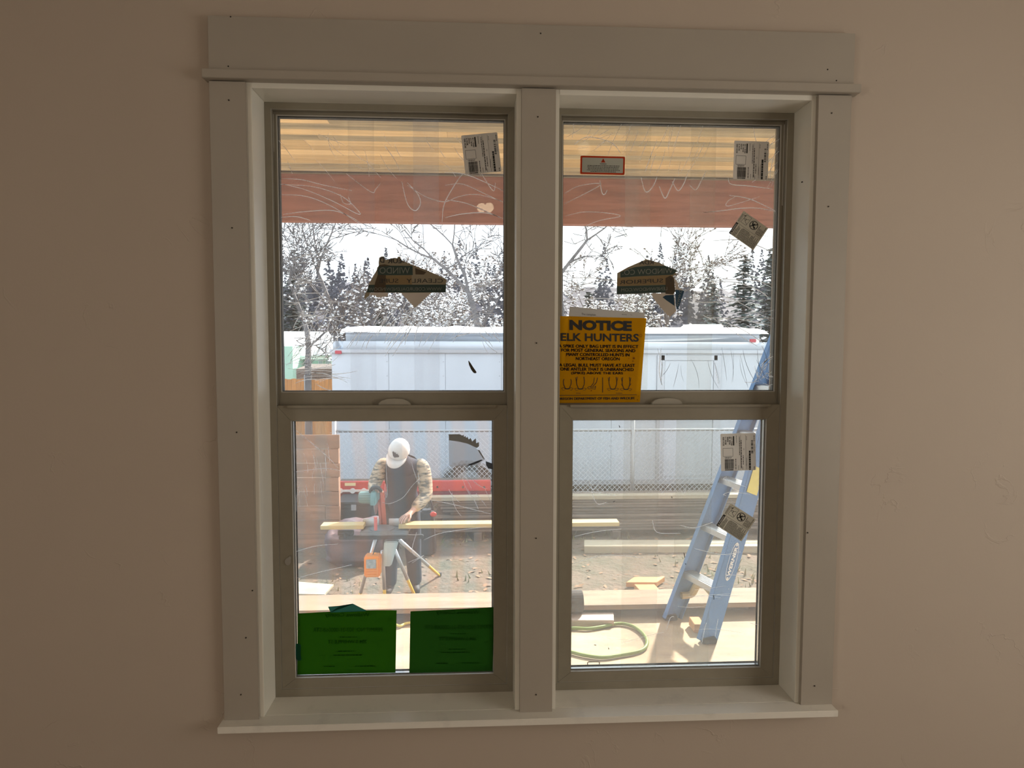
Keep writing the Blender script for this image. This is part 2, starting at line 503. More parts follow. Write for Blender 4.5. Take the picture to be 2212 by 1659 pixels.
for xa, xb in ((-0.694, -0.053), (0.053, 0.694)):
    B('head_liner', (xa, JF, ZJ), (xb, 0.19, 2.236), JAMB, trim, bevel=0.0008)
# nail holes in the boards
for px, py in ((498, 36), (493, 143), (1168, 72), (1807, 174), (501, 492), (494, 216), (511, 934), (531, 1378), (520, 1501), (545, 1276),
               (1162, 252), (1159, 741), (1158, 1163), (1158, 1501), (1797, 244), (1790, 446), (1788, 150), (1745, 1151), (1760, 1482), (1733, 393)):
    p = at(px, py, -0.0016)
    bm = bmesh.new()
    r = 0.0017
    tube(bm, [(p.x, -0.0018, p.z), (p.x, 0.001, p.z)], r, 8)
    obj('nail_hole', bm, HOLE, trim)

# ---- a window unit: frame, upper sash (fixed), lower sash, film, screen
GU, GL = 0.135, 0.118
def ring4(bm, x0, x1, z0, z1, t, y0, y1, tb=None, tt=None):
    """four mitred rails of a rectangular frame"""
    tb = t if tb is None else tb; tt = t if tt is None else tt
    o = [(x0, z0), (x1, z0), (x1, z1), (x0, z1)]
    i = [(x0 + t, z0 + tb), (x1 - t, z0 + tb), (x1 - t, z1 - tt), (x0 + t, z1 - tt)]
    for k in range(4):
        a, b, c, d = o[k], o[(k + 1) % 4], i[(k + 1) % 4], i[k]
        hexa(bm, [(a[0], y0, a[1]), (b[0], y0, b[1]), (c[0], y0, c[1]), (d[0], y0, d[1]), (a[0], y1, a[1]), (b[0], y1, b[1]), (c[0], y1, c[1]), (d[0], y1, d[1])])
def window(idx, x0, x1, seams_u, seams_l, fu, fl, screen, label):
    w = empty('window_%d' % idx, ((x0 + x1) / 2, 0.1, ZS), label, kind='structure')
    bm = bmesh.new(); ring4(bm, x0, x1, ZS, ZJ, 0.0165, 0.105, 0.125, tb=0.022)
    obj('frame', bm, VINYL, w, bevel=0.0006)
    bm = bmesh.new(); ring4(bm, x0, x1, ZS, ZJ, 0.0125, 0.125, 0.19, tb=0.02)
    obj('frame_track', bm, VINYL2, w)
    bm = bmesh.new(); ring4(bm, x0 + 0.0155, x1 - 0.0155, ZS + 0.021, ZJ - 0.0155, 0.0015, 0.1065, 0.1085)
    obj('frame_lip', bm, BEAD, w)
    # upper sash: slim bead round the glass, wide meeting rail below
    gx0, gx1, gz0, gz1 = x0 + 0.025, x1 - 0.025, 1.4745, 2.193
    bm = bmesh.new(); ring4(bm, gx0 - 0.010, gx1 + 0.010, 1.425, gz1 + 0.010, 0.008, 0.127, 0.150, tb=0.0475)
    us = obj('upper_sash', bm, VINYL, w, bevel=0.0006)
    bm = bmesh.new(); ring4(bm, gx0 - 0.002, gx1 + 0.002, gz0 - 0.002, gz1 + 0.002, 0.0022, 0.129, GU - 0.001)
    obj('glazing_bead', bm, BEAD, us)
    bm = bmesh.new(); ring4(bm, gx0 - 0.001, gx1 + 0.001, gz0 - 0.001, gz1 + 0.001, 0.003, GU + 0.001, GU + 0.016)
    obj('gasket', bm, GASKET, us)
    B('glass_pane', (gx0 - 0.004, GU, gz0 - 0.004), (gx1 + 0.004, GU, gz1 + 0.004), GLASS, us)
    # lower sash
    lx0, lx1, lz0, lz1 = x0 + 0.053, x1 - 0.053, 0.7005, 1.3995
    bm = bmesh.new(); ring4(bm, x0 + 0.0175, x1 - 0.0175, 0.6725, 1.4395, 0.0355, 0.1065, 0.1255, tb=0.028, tt=0.040)
    ls = obj('lower_sash', bm, VINYL, w, bevel=0.0007)
    B('rail_lip', (x0 + 0.045, 0.0985, 1.4335), (x1 - 0.047, 0.108, 1.4405), VINYL, ls, bevel=0.0008)
    bm = bmesh.new(); ring4(bm, lx0 - 0.0015, lx1 + 0.0015, lz0 - 0.0015, lz1 + 0.0015, 0.0018, 0.1075, GL - 0.001)
    obj('glazing_bead', bm, BEAD, ls)
    bm = bmesh.new(); ring4(bm, lx0 - 0.001, lx1 + 0.001, lz0 - 0.001, lz1 + 0.001, 0.004, GL + 0.001, GL + 0.014)
    obj('spacer', bm, SPACER, ls)
    bm = bmesh.new(); ring4(bm, lx0 - 0.001, lx1 + 0.001, lz0 - 0.001, lz1 + 0.001, 0.006, GL + 0.014, GL + 0.018)
    obj('gasket', bm, GASKET, ls)
    B('glass_pane', (lx0 - 0.004, GL, lz0 - 0.004), (lx1 + 0.004, GL, lz1 + 0.004), GLASS, ls)
    # tilt latch / lift handle in the middle of the meeting rail
    cx = at(852 if idx == 1 else 1441, 870, 0.112).x
    prof = [(-0.043, 0), (-0.041, 0.006), (-0.034, 0.012), (-0.02, 0.0165), (0, 0.018), (0.02, 0.0165), (0.034, 0.012), (0.041, 0.006), (0.043, 0)]
    bm = bmesh.new(); prism(bm, [Vector((cx + a, 0.111, 1.4395 + b)) for a, b in prof], (0, 0.012, 0))
    lk = obj('sash_lock', bm, HANDLE, ls, bevel=0.001)
    # protective film, in upright strips that overlap at the seams
    Y = GU - 0.0012
    for k, (a, b) in enumerate(seams_u):
        xa = gx0 if a is None else at(a, 600, Y).x; xb = gx1 if b is None else at(b, 600, Y).x
        bm = bmesh.new(); polymesh(bm, [(xa, Y - 0.0003 * k, gz0), (xb, Y - 0.0003 * k, gz0), (xb, Y - 0.0003 * k, gz1), (xa, Y - 0.0003 * k, gz1)])
        flat('film_strip', bm, fu, us)
    Y = GL - 0.0012
    for k, (a, b) in enumerate(seams_l):
        xa = lx0 if a is None else at(a, 1180, Y).x; xb = lx1 if b is None else at(b, 1180, Y).x
        bm = bmesh.new(); polymesh(bm, [(xa, Y - 0.0003 * k, lz0), (xb, Y - 0.0003 * k, lz0), (xb, Y - 0.0003 * k, lz1), (xa, Y - 0.0003 * k, lz1)])
        flat('film_strip', bm, fl, ls)
    bm = bmesh.new(); polymesh(bm, [(x0 + 0.02, 0.178, 0.67), (x1 - 0.02, 0.178, 0.67), (x1 - 0.02, 0.178, 1.452), (x0 + 0.02, 0.178, 1.452)])
    flat('insect_screen', bm, screen, w)
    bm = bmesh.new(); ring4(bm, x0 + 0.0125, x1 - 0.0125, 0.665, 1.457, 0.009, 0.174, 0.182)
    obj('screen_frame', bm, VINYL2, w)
    return w, us, ls
w1, us1, ls1 = window(1, -0.694, -0.053, ((None, 811), (755, 949), (894, None)), ((None, 870), (835, None)), FILM_L, FILM_LL, SCREEN_L, 'left taupe vinyl single-hung window with scratched film')
w2, us2, ls2 = window(2, 0.053, 0.694, ((None, 1402), (1348, 1541), (1487, None)), ((None, 1421), (1344, 1535), (1456, None)), FILM_R, FILM_LR, SCREEN_R, 'right taupe vinyl single-hung window with yellowed film')
B('weather_strip', (0.676, 0.1255, 1.98), (0.682, 0.15, 2.195), BEAD, w2)
B('weather_strip', (-0.682, 0.1255, 2.10), (-0.677, 0.15, 2.195), BEAD, w1)
# pull tabs of the screen seen at the foot of the right pane
for px in (1282, 1572):
    p = at(px, 1434, 0.172)
    bm = bmesh.new()
    tube(bm, [p + Vector((-0.017, 0, -0.006)), p + Vector((-0.017, 0, 0.004)), p + Vector((-0.014, 0, 0.006)), p + Vector((0.014, 0, 0.006)), p + Vector((0.017, 0, 0.004)), p + Vector((0.017, 0, -0.006))], 0.0014, 6)
    obj('screen_pull_tab', bm, HANDLE, w2)

# ---- scratches in the film: thin pale scores
def ribbon(bm, pts, wd, Y, mi=0):
    """pts are picture points on the pane at depth Y"""
    P = [at(a, b, Y) for a, b in pts]
    P = spline(P, 6) if len(P) > 2 else P
    m_, lo_, hi_ = (0.027, 1.477, 2.19) if Y > 0.124 else (0.056, 0.703, 1.397)
    P = [p for p in P if 0.053 + m_ < abs(p.x) < 0.694 - m_ and lo_ < p.z < hi_]
    if len(P) < 2: return
    n = len(P)
    prev = None
    for i, p in enumerate(P):
        d = P[min(i + 1, n - 1)] - P[max(i - 1, 0)]
        if d.length < 1e-7: continue
        d.normalize()
        nrm = Vector((-d.z, 0, d.x))
        t = i / (n - 1)
        ww = 1.3 * wd * (0.35 + 0.65 * math.sin(PI * min(1, max(0, 0.08 + 0.84 * t)))) / 2
        a, b = bm.verts.new(p + nrm * ww), bm.verts.new(p - nrm * ww)
        if prev: bm.faces.new((prev[0], prev[1], b, a)).material_index = mi
        prev = (a, b)
R = random.Random(3)
def strokes(bm, Y, n, xr, yr, ang, ln, bend, wd, J=0.25):
    for _ in range(n):
        x, y = R.uniform(*xr), R.uniform(*yr)
        a = math.radians(R.gauss(ang[0], ang[1])); l = R.uniform(*ln); c = R.uniform(*bend)
        dx, dy = math.cos(a), -math.sin(a)
        nx, ny = -dy, dx
        pts = [(x + dx * l * t + nx * c * l * (4 * t * (1 - t)), y + dy * l * t + ny * c * l * 4 * t * (1 - t)) for t in (0, .2, .4, .6, .8, 1)]
        ribbon(bm, pts, wd * R.uniform(0.6, 1.2), Y)
YU, YL = GU - 0.0028, GL - 0.0028
bm = bmesh.new()
for p in ([(602, 386), (650, 388), (700, 400), (760, 412)], [(606, 398), (680, 404), (740, 425), (776, 458), (770, 461), (720, 435), (660, 410), (612, 398)],
          [(603, 421), (660, 424), (715, 445), (775, 482)], [(612, 463), (660, 457), (720, 455), (760, 470), (780, 483)],
          [(604, 470), (640, 468), (670, 476)], [(735, 420), (742, 438), (757, 440), (752, 425)], [(748, 375), (780, 400), (805, 416), (812, 408), (822, 396)],
          [(868, 392), (880, 440), (897, 455), (908, 440), (903, 420), (880, 395)], [(880, 400), (920, 425), (960, 436), (990, 425), (1030, 420), (1086, 435)],
          [(962, 400), (1000, 398), (1050, 420), (1087, 437)], [(962, 470), (1000, 462), (1050, 460), (1086, 472)], [(965, 432), (1010, 440), (1080, 470)],
          [(955, 480), (960, 440), (985, 395), (1000, 375)], [(1040, 375), (1065, 412), (1070, 395)], [(960, 372), (1010, 378), (1087, 412)],
          [(616, 655), (700, 650), (760, 660), (795, 683), (790, 676), (740, 660)], [(620, 683), (690, 683), (760, 700), (788, 704), (780, 692)],
          [(625, 716), (690, 690), (760, 680)], [(660, 725), (720, 715), (780, 718), (830, 714)], [(655, 728), (668, 712), (682, 716), (675, 740), (662, 755)],
          [(700, 640), (640, 655), (622, 663)]):
    ribbon(bm, p, R.uniform(0.0010, 0.0017), YU)
strokes(bm, YU, 16, (612, 640), (555, 690), (6, 7), (30, 100), (-0.1, 0.05), 0.0013)
strokes(bm, YU, 34, (620, 860), (700, 775), (60, 7), (35, 120), (-0.06, 0.06), 0.0013)
strokes(bm, YU, 26, (800, 985), (690, 765), (62, 8), (30, 90), (-0.05, 0.08), 0.0012)
strokes(bm, YU, 10, (960, 1010), (690, 740), (32, 16), (30, 75), (-0.1, 0.1), 0.0012)
strokes(bm, YU, 12, (1015, 1030), (600, 700), (4, 6), (40, 55), (-0.04, 0.04), 0.0011)
strokes(bm, YU, 12, (1020, 1060), (690, 740), (-55, 14), (25, 55), (-0.1, 0.1), 0.0011)
strokes(bm, YU, 16, (620, 700), (770, 812), (30, 24), (25, 80), (-0.15, 0.15), 0.0012)
strokes(bm, YU, 12, (615, 690), (780, 832), (4, 10), (50, 100), (-0.12, 0.1), 0.0012)
strokes(bm, YU, 26, (600, 1020), (285, 350), (-55, 14), (25, 70), (-0.08, 0.12), 0.0006)
flat('film_scratches', bm, SCRATCH, us1, kind='stuff')
bm = bmesh.new()
for p in ([(1216, 420), (1250, 402), (1294, 396), (1292, 403), (1260, 420), (1220, 440)], [(1216, 468), (1260, 458), (1310, 460), (1340, 467), (1290, 478), (1240, 500)],
          [(1296, 390), (1300, 415), (1306, 420), (1312, 410)], [(1385, 384), (1392, 410), (1400, 414), (1412, 400), (1420, 380)],
          [(1424, 402), (1436, 428), (1447, 410), (1458, 385)], [(1452, 392), (1465, 412), (1478, 395), (1485, 375)], [(1490, 400), (1503, 410), (1515, 390), (1525, 370)],
          [(1573, 385), (1580, 398), (1620, 402), (1668, 408)], [(1588, 425), (1572, 435), (1574, 445), (1640, 425)], [(1576, 422), (1620, 430), (1674, 455)],
          [(1519, 459), (1560, 455), (1600, 450), (1640, 450), (1675, 457)], [(1519, 459), (1545, 457)], [(1215, 660), (1250, 620), (1300, 607), (1335, 605)],
          [(1218, 650), (1260, 646), (1310, 645), (1350, 652)], [(1220, 602), (1270, 600), (1330, 606)], [(1500, 640), (1510, 652), (1560, 652), (1650, 648)],
          [(1538, 632), (1590, 650), (1664, 692)], [(1540, 565), (1590, 580), (1668, 622)], [(1515, 612), (1560, 605), (1620, 605), (1666, 614)],
          [(1538, 610), (1590, 610), (1640, 628), (1665, 648)], [(1518, 680), (1530, 686), (1560, 690), (1640, 682)], [(1536, 686), (1600, 690), (1664, 703)],
          [(1540, 687), (1600, 710), (1650, 742)], [(1538, 687), (1590, 720), (1636, 748)], [(1540, 520), (1600, 518), (1640, 532), (1668, 545)],
          [(1540, 500), (1600, 500), (1665, 512)], [(1420, 752), (1430, 790), (1428, 825), (1430, 830)], [(1428, 752), (1424, 800), (1430, 832)],
          [(1544, 785), (1552, 830)], [(1240, 312), (1270, 296), (1320, 308), (1340, 330)]):
    ribbon(bm, p, R.uniform(0.0011, 0.0019), YU)
strokes(bm, YU, 26, (1300, 1520), (300, 380), (68, 8), (25, 80), (-0.05, 0.08), 0.0007)
strokes(bm, YU, 14, (1620, 1668), (310, 420), (70, 20), (20, 70), (-0.15, 0.15), 0.0010)
strokes(bm, YU, 10, (1220, 1300), (290, 330), (40, 20), (20, 60), (-0.1, 0.1), 0.0007)
strokes(bm, YU, 26, (1636, 1666), (785, 838), (60, 60), (12, 34), (-0.1, 0.1), 0.0011)
strokes(bm, YU, 16, (1540, 1600), (495, 720), (-8, 14), (40, 100), (-0.08, 0.04), 0.0009)
flat('film_scratches', bm, SCRATCH, us2, kind='stuff')
bm = bmesh.new()
GREYLINE = mat('grey_scratch', (0.25, 0.27, 0.30), 0.7)
strokes(bm, YU, 16, (1430, 1650), (745, 790), (-82, 12), (30, 80), (-0.08, 0.08), 0.0008)
flat('film_score_lines', bm, GREYLINE, us2, kind='stuff')
bm = bmesh.new()
for p in ([(826, 1085), (842, 1088), (870, 1075), (890, 1050), (910, 1030)], [(885, 985), (895, 1020), (905, 1045), (903, 1020)], [(834, 1000), (836, 1068), (832, 1068), (832, 1045)],
          [(635, 1193), (680, 1180), (730, 1175)], [(637, 1250), (690, 1236), (760, 1220)], [(916, 1166), (960, 1150), (1060, 1137)], [(930, 1080), (980, 1090), (1060, 1110)],
          [(900, 1150), (890, 1190), (905, 1205)], [(882, 1215), (905, 1205), (915, 1200), (890, 1216)], [(632, 1020), (700, 1012), (740, 1018)], [(640, 930), (700, 980), (730, 1010)]):
    ribbon(bm, p, 0.0009, YL)
strokes(bm, YL, 14, (640, 720), (950, 1060), (-85, 8), (20, 60), (-0.05, 0.05), 0.0006)
strokes(bm, YL, 10, (960, 1060), (990, 1080), (-62, 14), (20, 60), (-0.08, 0.1), 0.0007)
flat('film_scratches', bm, SCRATCH, ls1, kind='stuff')
bm = bmesh.new()
for p in ([(1272, 1035), (1280, 1057), (1290, 1050), (1296, 1040)], [(1277, 1060), (1290, 1088), (1310, 1085)], [(1235, 1065), (1270, 1062), (1330, 1070)],
          [(1235, 1160), (1290, 1148), (1342, 1143)], [(1232, 1220), (1290, 1202), (1340, 1200), (1390, 1205)], [(1430, 1065), (1445, 1048), (1460, 1035)],
          [(1470, 1060), (1478, 1065), (1483, 1048)], [(1570, 1030), (1563, 1035), (1585, 1045), (1610, 1051)], [(1568, 1070), (1563, 1068), (1580, 1063), (1620, 1067)],
          [(1440, 1358), (1448, 1335), (1456, 1332)], [(1516, 1390), (1522, 1360), (1526, 1345)], [(1545, 1375), (1549, 1350), (1551, 1337)], [(1470, 1135), (1500, 1140), (1540, 1128)],
          [(1500, 1185), (1560, 1198), (1600, 1192)], [(1410, 1125), (1420, 1150), (1470, 1152)]):
    ribbon(bm, p, 0.0011, YL)
strokes(bm, YL, 10, (1240, 1640), (1240, 1400), (10, 12), (40, 110), (-0.05, 0.05), 0.0006)
flat('film_scratches', bm, SCRATCH, ls2, kind='stuff')
# small dark flecks caught in the film of the right window
bm = bmesh.new()
for (a, b, c, d, Y) in ((1337, 919, 1339, 924, YL), (1450, 1073, 1452, 1076, YL), (1324, 1085, 1328, 1082, YL), (1477, 1194, 1479, 1205, YL), (1480, 1217, 1481, 1220, YL), (1283, 1393, 1288, 1394, YL),
                     (1314, 1399, 1315, 1403, YL), (1541, 1285, 1542, 1295, YL), (1327, 513, 1354, 505, YU), (1494, 625, 1495, 648, YU), (1524, 560, 1525, 562, YU)):
    ribbon(bm, [(a, b), ((a + c) / 2 + 0.5, (b + d) / 2), (c, d)], 0.0016, Y - 0.0003)
flat('dark_flecks', bm, INK, ls2, kind='stuff')

# ================================================================== THINGS ON AND AT THE PANES
LABELM = paper('label_paper', (0.82, 0.79, 0.74), 0.22)
INKT = INK
def quad_sheet(c, Y, w=1.0, h=1.0):
    """c: the four picture corners TL TR BR BL of a flat rectangle on the pane"""
    P = [at(x, y, Y) for x, y in c]
    U = ((P[1] - P[0]) + (P[2] - P[3])) / 2; V = ((P[3] - P[0]) + (P[2] - P[1])) / 2
    mid = (P[0] + P[1] + P[2] + P[3]) / 4
    return Sheet(mid - U / 2 - V / 2, U, V, w, h)
def product_label(c, Y, texts, num, label):
    S = quad_sheet(c, Y)
    bm = bmesh.new(); S.rrect(bm, 0, 0, 1, 1, 0.028)
    o = flat('product_label', bm, LABELM, label=label, cat='label', group='white product labels on the panes')
    bm = bmesh.new()
    for t, x in zip(texts, (0.083, 0.145, 0.205, 0.262, 0.318)):
        l = 0.034 * len(t)
        S.text(bm, t, x, 0.085 + l / 2, l, 0.042, rot=90, bold=0.03)
    S.rect(bm, 0.352, 0.07, 0.388, 0.32, 0.0006)
    S.line(bm, [(0.065, 0.39), (0.345, 0.39), (0.345, 0.61), (0.065, 0.61), (0.065, 0.386)], 0.007)
    S.dashes(bm, 0.11, 0.31, 0.637, 0.012, seed=1); S.dashes(bm, 0.12, 0.30, 0.66, 0.012, seed=2)
    Q = random.Random(num)
    x = 0.112
    while x < 0.365:
        w_ = Q.choice((0.005, 0.008, 0.013)); S.rect(bm, x, 0.685, x + w_, 0.757, 0.0006); S.rect(bm, x, 0.763, x + w_, 0.945, 0.0006); x += w_ + Q.choice((0.004, 0.006))
    S.text(bm, num, 0.235, 0.972, 0.235, 0.036, rot=180, bold=0.035)
    for x, a, b, h in ((0.425, 0.68, 0.98, 0.018), (0.455, 0.06, 0.25, 0.010), (0.535, 0.09, 0.58, 0.016), (0.585, 0.18, 0.94, 0.020), (0.64, 0.59, 0.84, 0.018), (0.66, 0.4, 0.46, 0.010),
                       (0.74, 0.08, 0.19, 0.010), (0.725, 0.66, 0.97, 0.010), (0.775, 0.6, 0.97, 0.008), (0.955, 0.06, 0.22, 0.016), (0.955, 0.3, 0.5, 0.010), (0.95, 0.9, 0.98, 0.02), (0.5, 0.86, 0.98, 0.01), (0.62, 0.9, 0.98, 0.012)):
        S.dashes(bm, a, b, x, h, vertical=True, seed=int(x * 1000))
    S.line(bm, [(0.715, 0.05), (0.715, 0.88)], 0.005); S.line(bm, [(0.565, 0.05), (0.565, 0.97)], 0.004)
    y = 0.19
    while y < 0.55:
        w_ = Q.choice((0.006, 0.012, 0.02)); S.rect(bm, 0.868, y, 0.925, y + w_, 0.0006); y += w_ + Q.choice((0.005, 0.008, 0.02))
    y = 0.47
    while y < 0.98:
        e = min(0.985, y + Q.uniform(0.03, 0.1)); S.rect(bm, 0.80, y, 0.852, e, 0.0006); y = e + 0.008
    flat('print', bm, INK, o, kind='stuff')
product_label(((996.1, 293.1), (1073.9, 285.2), (1083.3, 370.5), (1005.5, 377.7)), YU - 0.001, ('SCH 502', 'BOX 9', '0103', 'POS 17', 'SEQ 118'), '880343', 'slightly tilted white product label at the top right of the left upper pane')
product_label(((1586.2, 303.6), (1661.8, 306.2), (1658.2, 389.1), (1583.3, 386.8)), YU - 0.001, ('SCH 502', 'BOX 9', '0103', 'POS 16', 'SEQ 115'), '880342', 'white product label at the top right of the right upper pane')
product_label(((1556.2, 937.2), (1631.8, 935.2), (1633.2, 1015.5), (1557.4, 1017.5)), YL - 0.001, ('SCH 502', 'BOX 11', '0205', 'POS 18', 'SEQ 117'), '880504', 'white product label on the right lower pane in front of the ladder')
WARNM = paper('warning_paper', (0.66, 0.62, 0.51), 0.25)
WHITEINK = paper('white_print', (0.7, 0.69, 0.64), 0.3)
def warn_sticker(Lp, Tp, Rp, Bp, Y, label):
    S = quad_sheet((Lp, Tp, Rp, Bp), Y)
    bm = bmesh.new(); S.rect(bm, 0, 0, 1, 1)
    o = flat('fall_warning_sticker', bm, WARNM, label=label, cat='sticker', group='tilted fall warning stickers')
    bm = bmesh.new()
    S.rect(bm, 0, 0, 0.5, 0.085, 0.0006)
    S.line(bm, [(0.5, 0.0), (0.5, 1.0)], 0.008); S.line(bm, [(0.5, 0.085), (1, 0.085)], 0.006)
    Q = random.Random(5)
    for v in [0.12 + 0.033 * k for k in range(26)]:
        if Q.random() < 0.12: continue
        S.dashes(bm, 0.03, Q.choice((0.46, 0.42, 0.3, 0.46)), v, 0.017, seed=int(v * 999))
    for v in (0.74, 0.78, 0.82, 0.86, 0.90, 0.94): S.dashes(bm, 0.54, Q.choice((0.9, 0.8, 0.96)), v, 0.018, seed=int(v * 555))
    for v in (0.03, 0.055): S.dashes(bm, 0.56, 0.9, v, 0.012, seed=int(v * 555))
    S.ring(bm, 0.77, 0.545, 0.165, 0.026, asp=0.88)
    S.line(bm, [(0.65, 0.44), (0.89, 0.65)], 0.03)
    # figure tipping out inside the ring, outline drawing above
    S.line(bm, [(0.70, 0.62), (0.76, 0.50), (0.86, 0.47)], 0.04); S.ring(bm, 0.70, 0.60, 0.035, 0.035, n=10); S.line(bm, [(0.76, 0.5), (0.84, 0.56)], 0.03)
    S.line(bm, [(0.60, 0.12), (0.95, 0.16), (0.95, 0.36), (0.60, 0.33), (0.60, 0.12)], 0.009)
    S.line(bm, [(0.64, 0.33), (0.72, 0.22), (0.80, 0.24), (0.84, 0.33)], 0.012); S.ring(bm, 0.78, 0.19, 0.04, 0.012, n=10); S.line(bm, [(0.86, 0.11), (0.90, 0.17)], 0.03)
    flat('print', bm, INK, o, kind='stuff')
    bm = bmesh.new(); S.text(bm, 'WARNING', 0.28, 0.044, 0.33, 0.045, bold=0.02, off=0.001)
    S.poly(bm, [(0.03, 0.07), (0.09, 0.07), (0.06, 0.015)], 0.001)
    flat('heading', bm, WHITEINK, o)
warn_sticker((1574.2, 503.4), (1606.2, 455.4), (1659.8, 493.1), (1627.3, 540.7), YU - 0.001, 'diamond-tilted fall warning sticker on the right upper pane against the sky')
warn_sticker((1546.7, 1134.7), (1578.6, 1086.8), (1632.5, 1121.8), (1601.9, 1169.6), YL - 0.001, 'diamond-tilted fall warning sticker on the right lower pane over the ladder')
# red bordered warning label
S = quad_sheet(((1254.0, 336.2), (1350.3, 338.4), (1349.0, 378.0), (1253.2, 376.0)), YU - 0.001, 100, 41)
RED = paper('red_print', (0.46, 0.055, 0.02), 0.2, (0.6, 0.06, 0.02))
RWH = paper('label_pale', (0.52, 0.54, 0.46), 0.25)
bm = bmesh.new(); S.rrect(bm, 0, 0, 100, 41, 2.5)
o = flat('warning_label', bm, RED, label='small red-bordered warning label on the right upper pane', cat='label')
bm = bmesh.new(); S.rrect(bm, 4, 4, 96, 37, 1.6, 0.0004); flat('label_face', bm, RWH, o)
bm = bmesh.new(); S.poly(bm, [(46, 14.2), (56, 14.2), (51, 5.2)], 0.0008); flat('warning_triangle', bm, RED, o)
bm = bmesh.new()
S.text(bm, '!', 51, 10.6, 1.1, 5.6, bold=0.04, off=0.0011)
S.text(bm, 'WARNING', 51, 17.6, 15, 2.6, bold=0.02, off=0.0008)
for k, (a, b) in enumerate(((16, 88), (16, 87), (17, 86), (15, 89), (23, 80))): S.dashes(bm, a, b, 21.5 + 3.3 * k, 1.3, off=0.0008, seed=k + 40)
flat('print', bm, INK, o, kind='stuff')

# ---- torn remnants of the maker's stickers, print showing through from the far side
OLIVE = paper('torn_paper', (0.34, 0.28, 0.19), 0.5, (0.24, 0.19, 0.12))
TEAL = paper('torn_green_band', (0.085, 0.115, 0.10), 0.45, (0.05, 0.085, 0.08))
AMBER = paper('torn_amber', (0.42, 0.31, 0.17), 0.6, (0.46, 0.33, 0.17))
TAN = paper('torn_tan', (0.52, 0.44, 0.35), 0.5, (0.56, 0.46, 0.36))
DARKP = paper('torn_overlap', (0.12, 0.09, 0.06), 0.4)
BAND_INK = paper('pale_show_through', (0.34, 0.34, 0.29), 0.5)
NAVY = paper('torn_navy', (0.05, 0.09, 0.13), 0.5)
def frame(x0, y0, x1, y1, Y, w, h):
    P = at(x0, y0, Y); Q = at(x1, y0, Y); T = at(x0, y1, Y)
    return Sheet(P, Q - P, T - P, w, h)
S = frame(780, 540, 980, 680, YU - 0.001, 2212, 1548)
bm = bmesh.new()
S.poly(bm, [(430, 180), (490, 150), (550, 155), (560, 220), (620, 235), (700, 200), (800, 185), (860, 195), (870, 160), (940, 155), (945, 230), (1060, 290), (1300, 380), (1650, 520), (2040, 700), (2030, 1020), (960, 1028), (640, 1022), (210, 1015), (200, 1080), (140, 1130), (90, 1180), (75, 1090), (130, 1000), (200, 780), (380, 460), (375, 430), (420, 370), (415, 300)])
o = flat('torn_sticker', bm, OLIVE, label='torn dark sticker remnant on the left upper pane', cat='sticker', group='torn sticker remnants')
flats('hanging_scrap', S, [[(960, 1030), (1690, 1020), (1290, 1390)], [(215, 1020), (640, 1024), (640, 1110), (360, 1135), (355, 1085), (215, 1080)]], 0.0003, TAN, o)
flats('printed_band', S, [[(430, 370), (1230, 380), (1235, 600), (590, 602), (400, 590), (390, 480)], [(190, 830), (2036, 830), (2030, 1018), (132, 1012)]], 0.0004, TEAL, o)
bm = bmesh.new(); S.rect(bm, 592, 606, 1210, 828, 0.0004); flat('printed_panel', bm, AMBER, o)
flats('fold', S, [[(400, 590), (590, 600), (590, 1012), (300, 1012), (330, 800)], [(420, 365), (560, 340), (700, 372), (620, 385), (430, 400)], [(1290, 430), (1560, 530), (1500, 590), (1300, 585)]], 0.0008, DARKP, o)
bm = bmesh.new()
S.text(bm, 'WINDO', 800, 490, 720, 150, mirror=True, off=0.0012); S.text(bm, 'WWW.COEURDALENEWINDOW', 1055, 935, 1750, 78, mirror=True, off=0.0012)
flat('pale_lettering', bm, BAND_INK, o, kind='stuff')
bm = bmesh.new()
S.text(bm, 'CLEARLY', 1520, 738, 880, 100, mirror=True, off=0.0012); S.text(bm, 'SUPE', 660, 738, 460, 100, mirror=True, off=0.0012)
S.text(bm, 'EUR', 800, 262, 330, 110, mirror=True, bold=0.02, off=0.0012); S.text(bm, 'D', 500, 240, 110, 130, mirror=True, bold=0.02, off=0.0012); S.text(bm, 'O', 1010, 262, 80, 80, mirror=True, bold=0.02, off=0.0012)
flat('dark_lettering', bm, INK, o, kind='stuff')
S = frame(1320, 550, 1490, 700, YU - 0.001, 1880, 1659)
bm = bmesh.new()
S.poly(bm, [(145, 440), (400, 300), (840, 110), (1000, 150), (1150, 195), (1300, 265), (1580, 380), (1540, 430), (1560, 480), (1480, 520), (1510, 600), (1540, 890), (1400, 910), (900, 920), (500, 940), (135, 950)])
o = flat('torn_sticker', bm, OLIVE, label='torn sticker remnant with hanging blue scrap on the right upper pane', cat='sticker', group='torn sticker remnants')
flats('hanging_scrap', S, [[(950, 930), (1290, 920), (1500, 920), (1560, 1360), (1410, 1490), (1340, 1440), (1130, 1200), (1000, 1030)], [(1480, 520), (1600, 690), (1620, 800), (1750, 860), (1545, 845), (1510, 600)]], 0.0003, TAN, o)
flats('blue_scrap', S, [[(1230, 1020), (1300, 975), (1500, 960), (1520, 1230), (1330, 1100)], [(1540, 840), (1755, 865), (1600, 1330), (1555, 1260)]], 0.0006, NAVY, o)
flats('printed_band', S, [[(220, 420), (560, 300), (880, 265), (1000, 270), (1300, 270), (1580, 380), (1480, 480), (650, 515), (225, 545)], [(135, 755), (1100, 730), (1500, 712), (1540, 890), (1290, 905), (900, 915), (135, 945)]], 0.0004, TEAL, o)
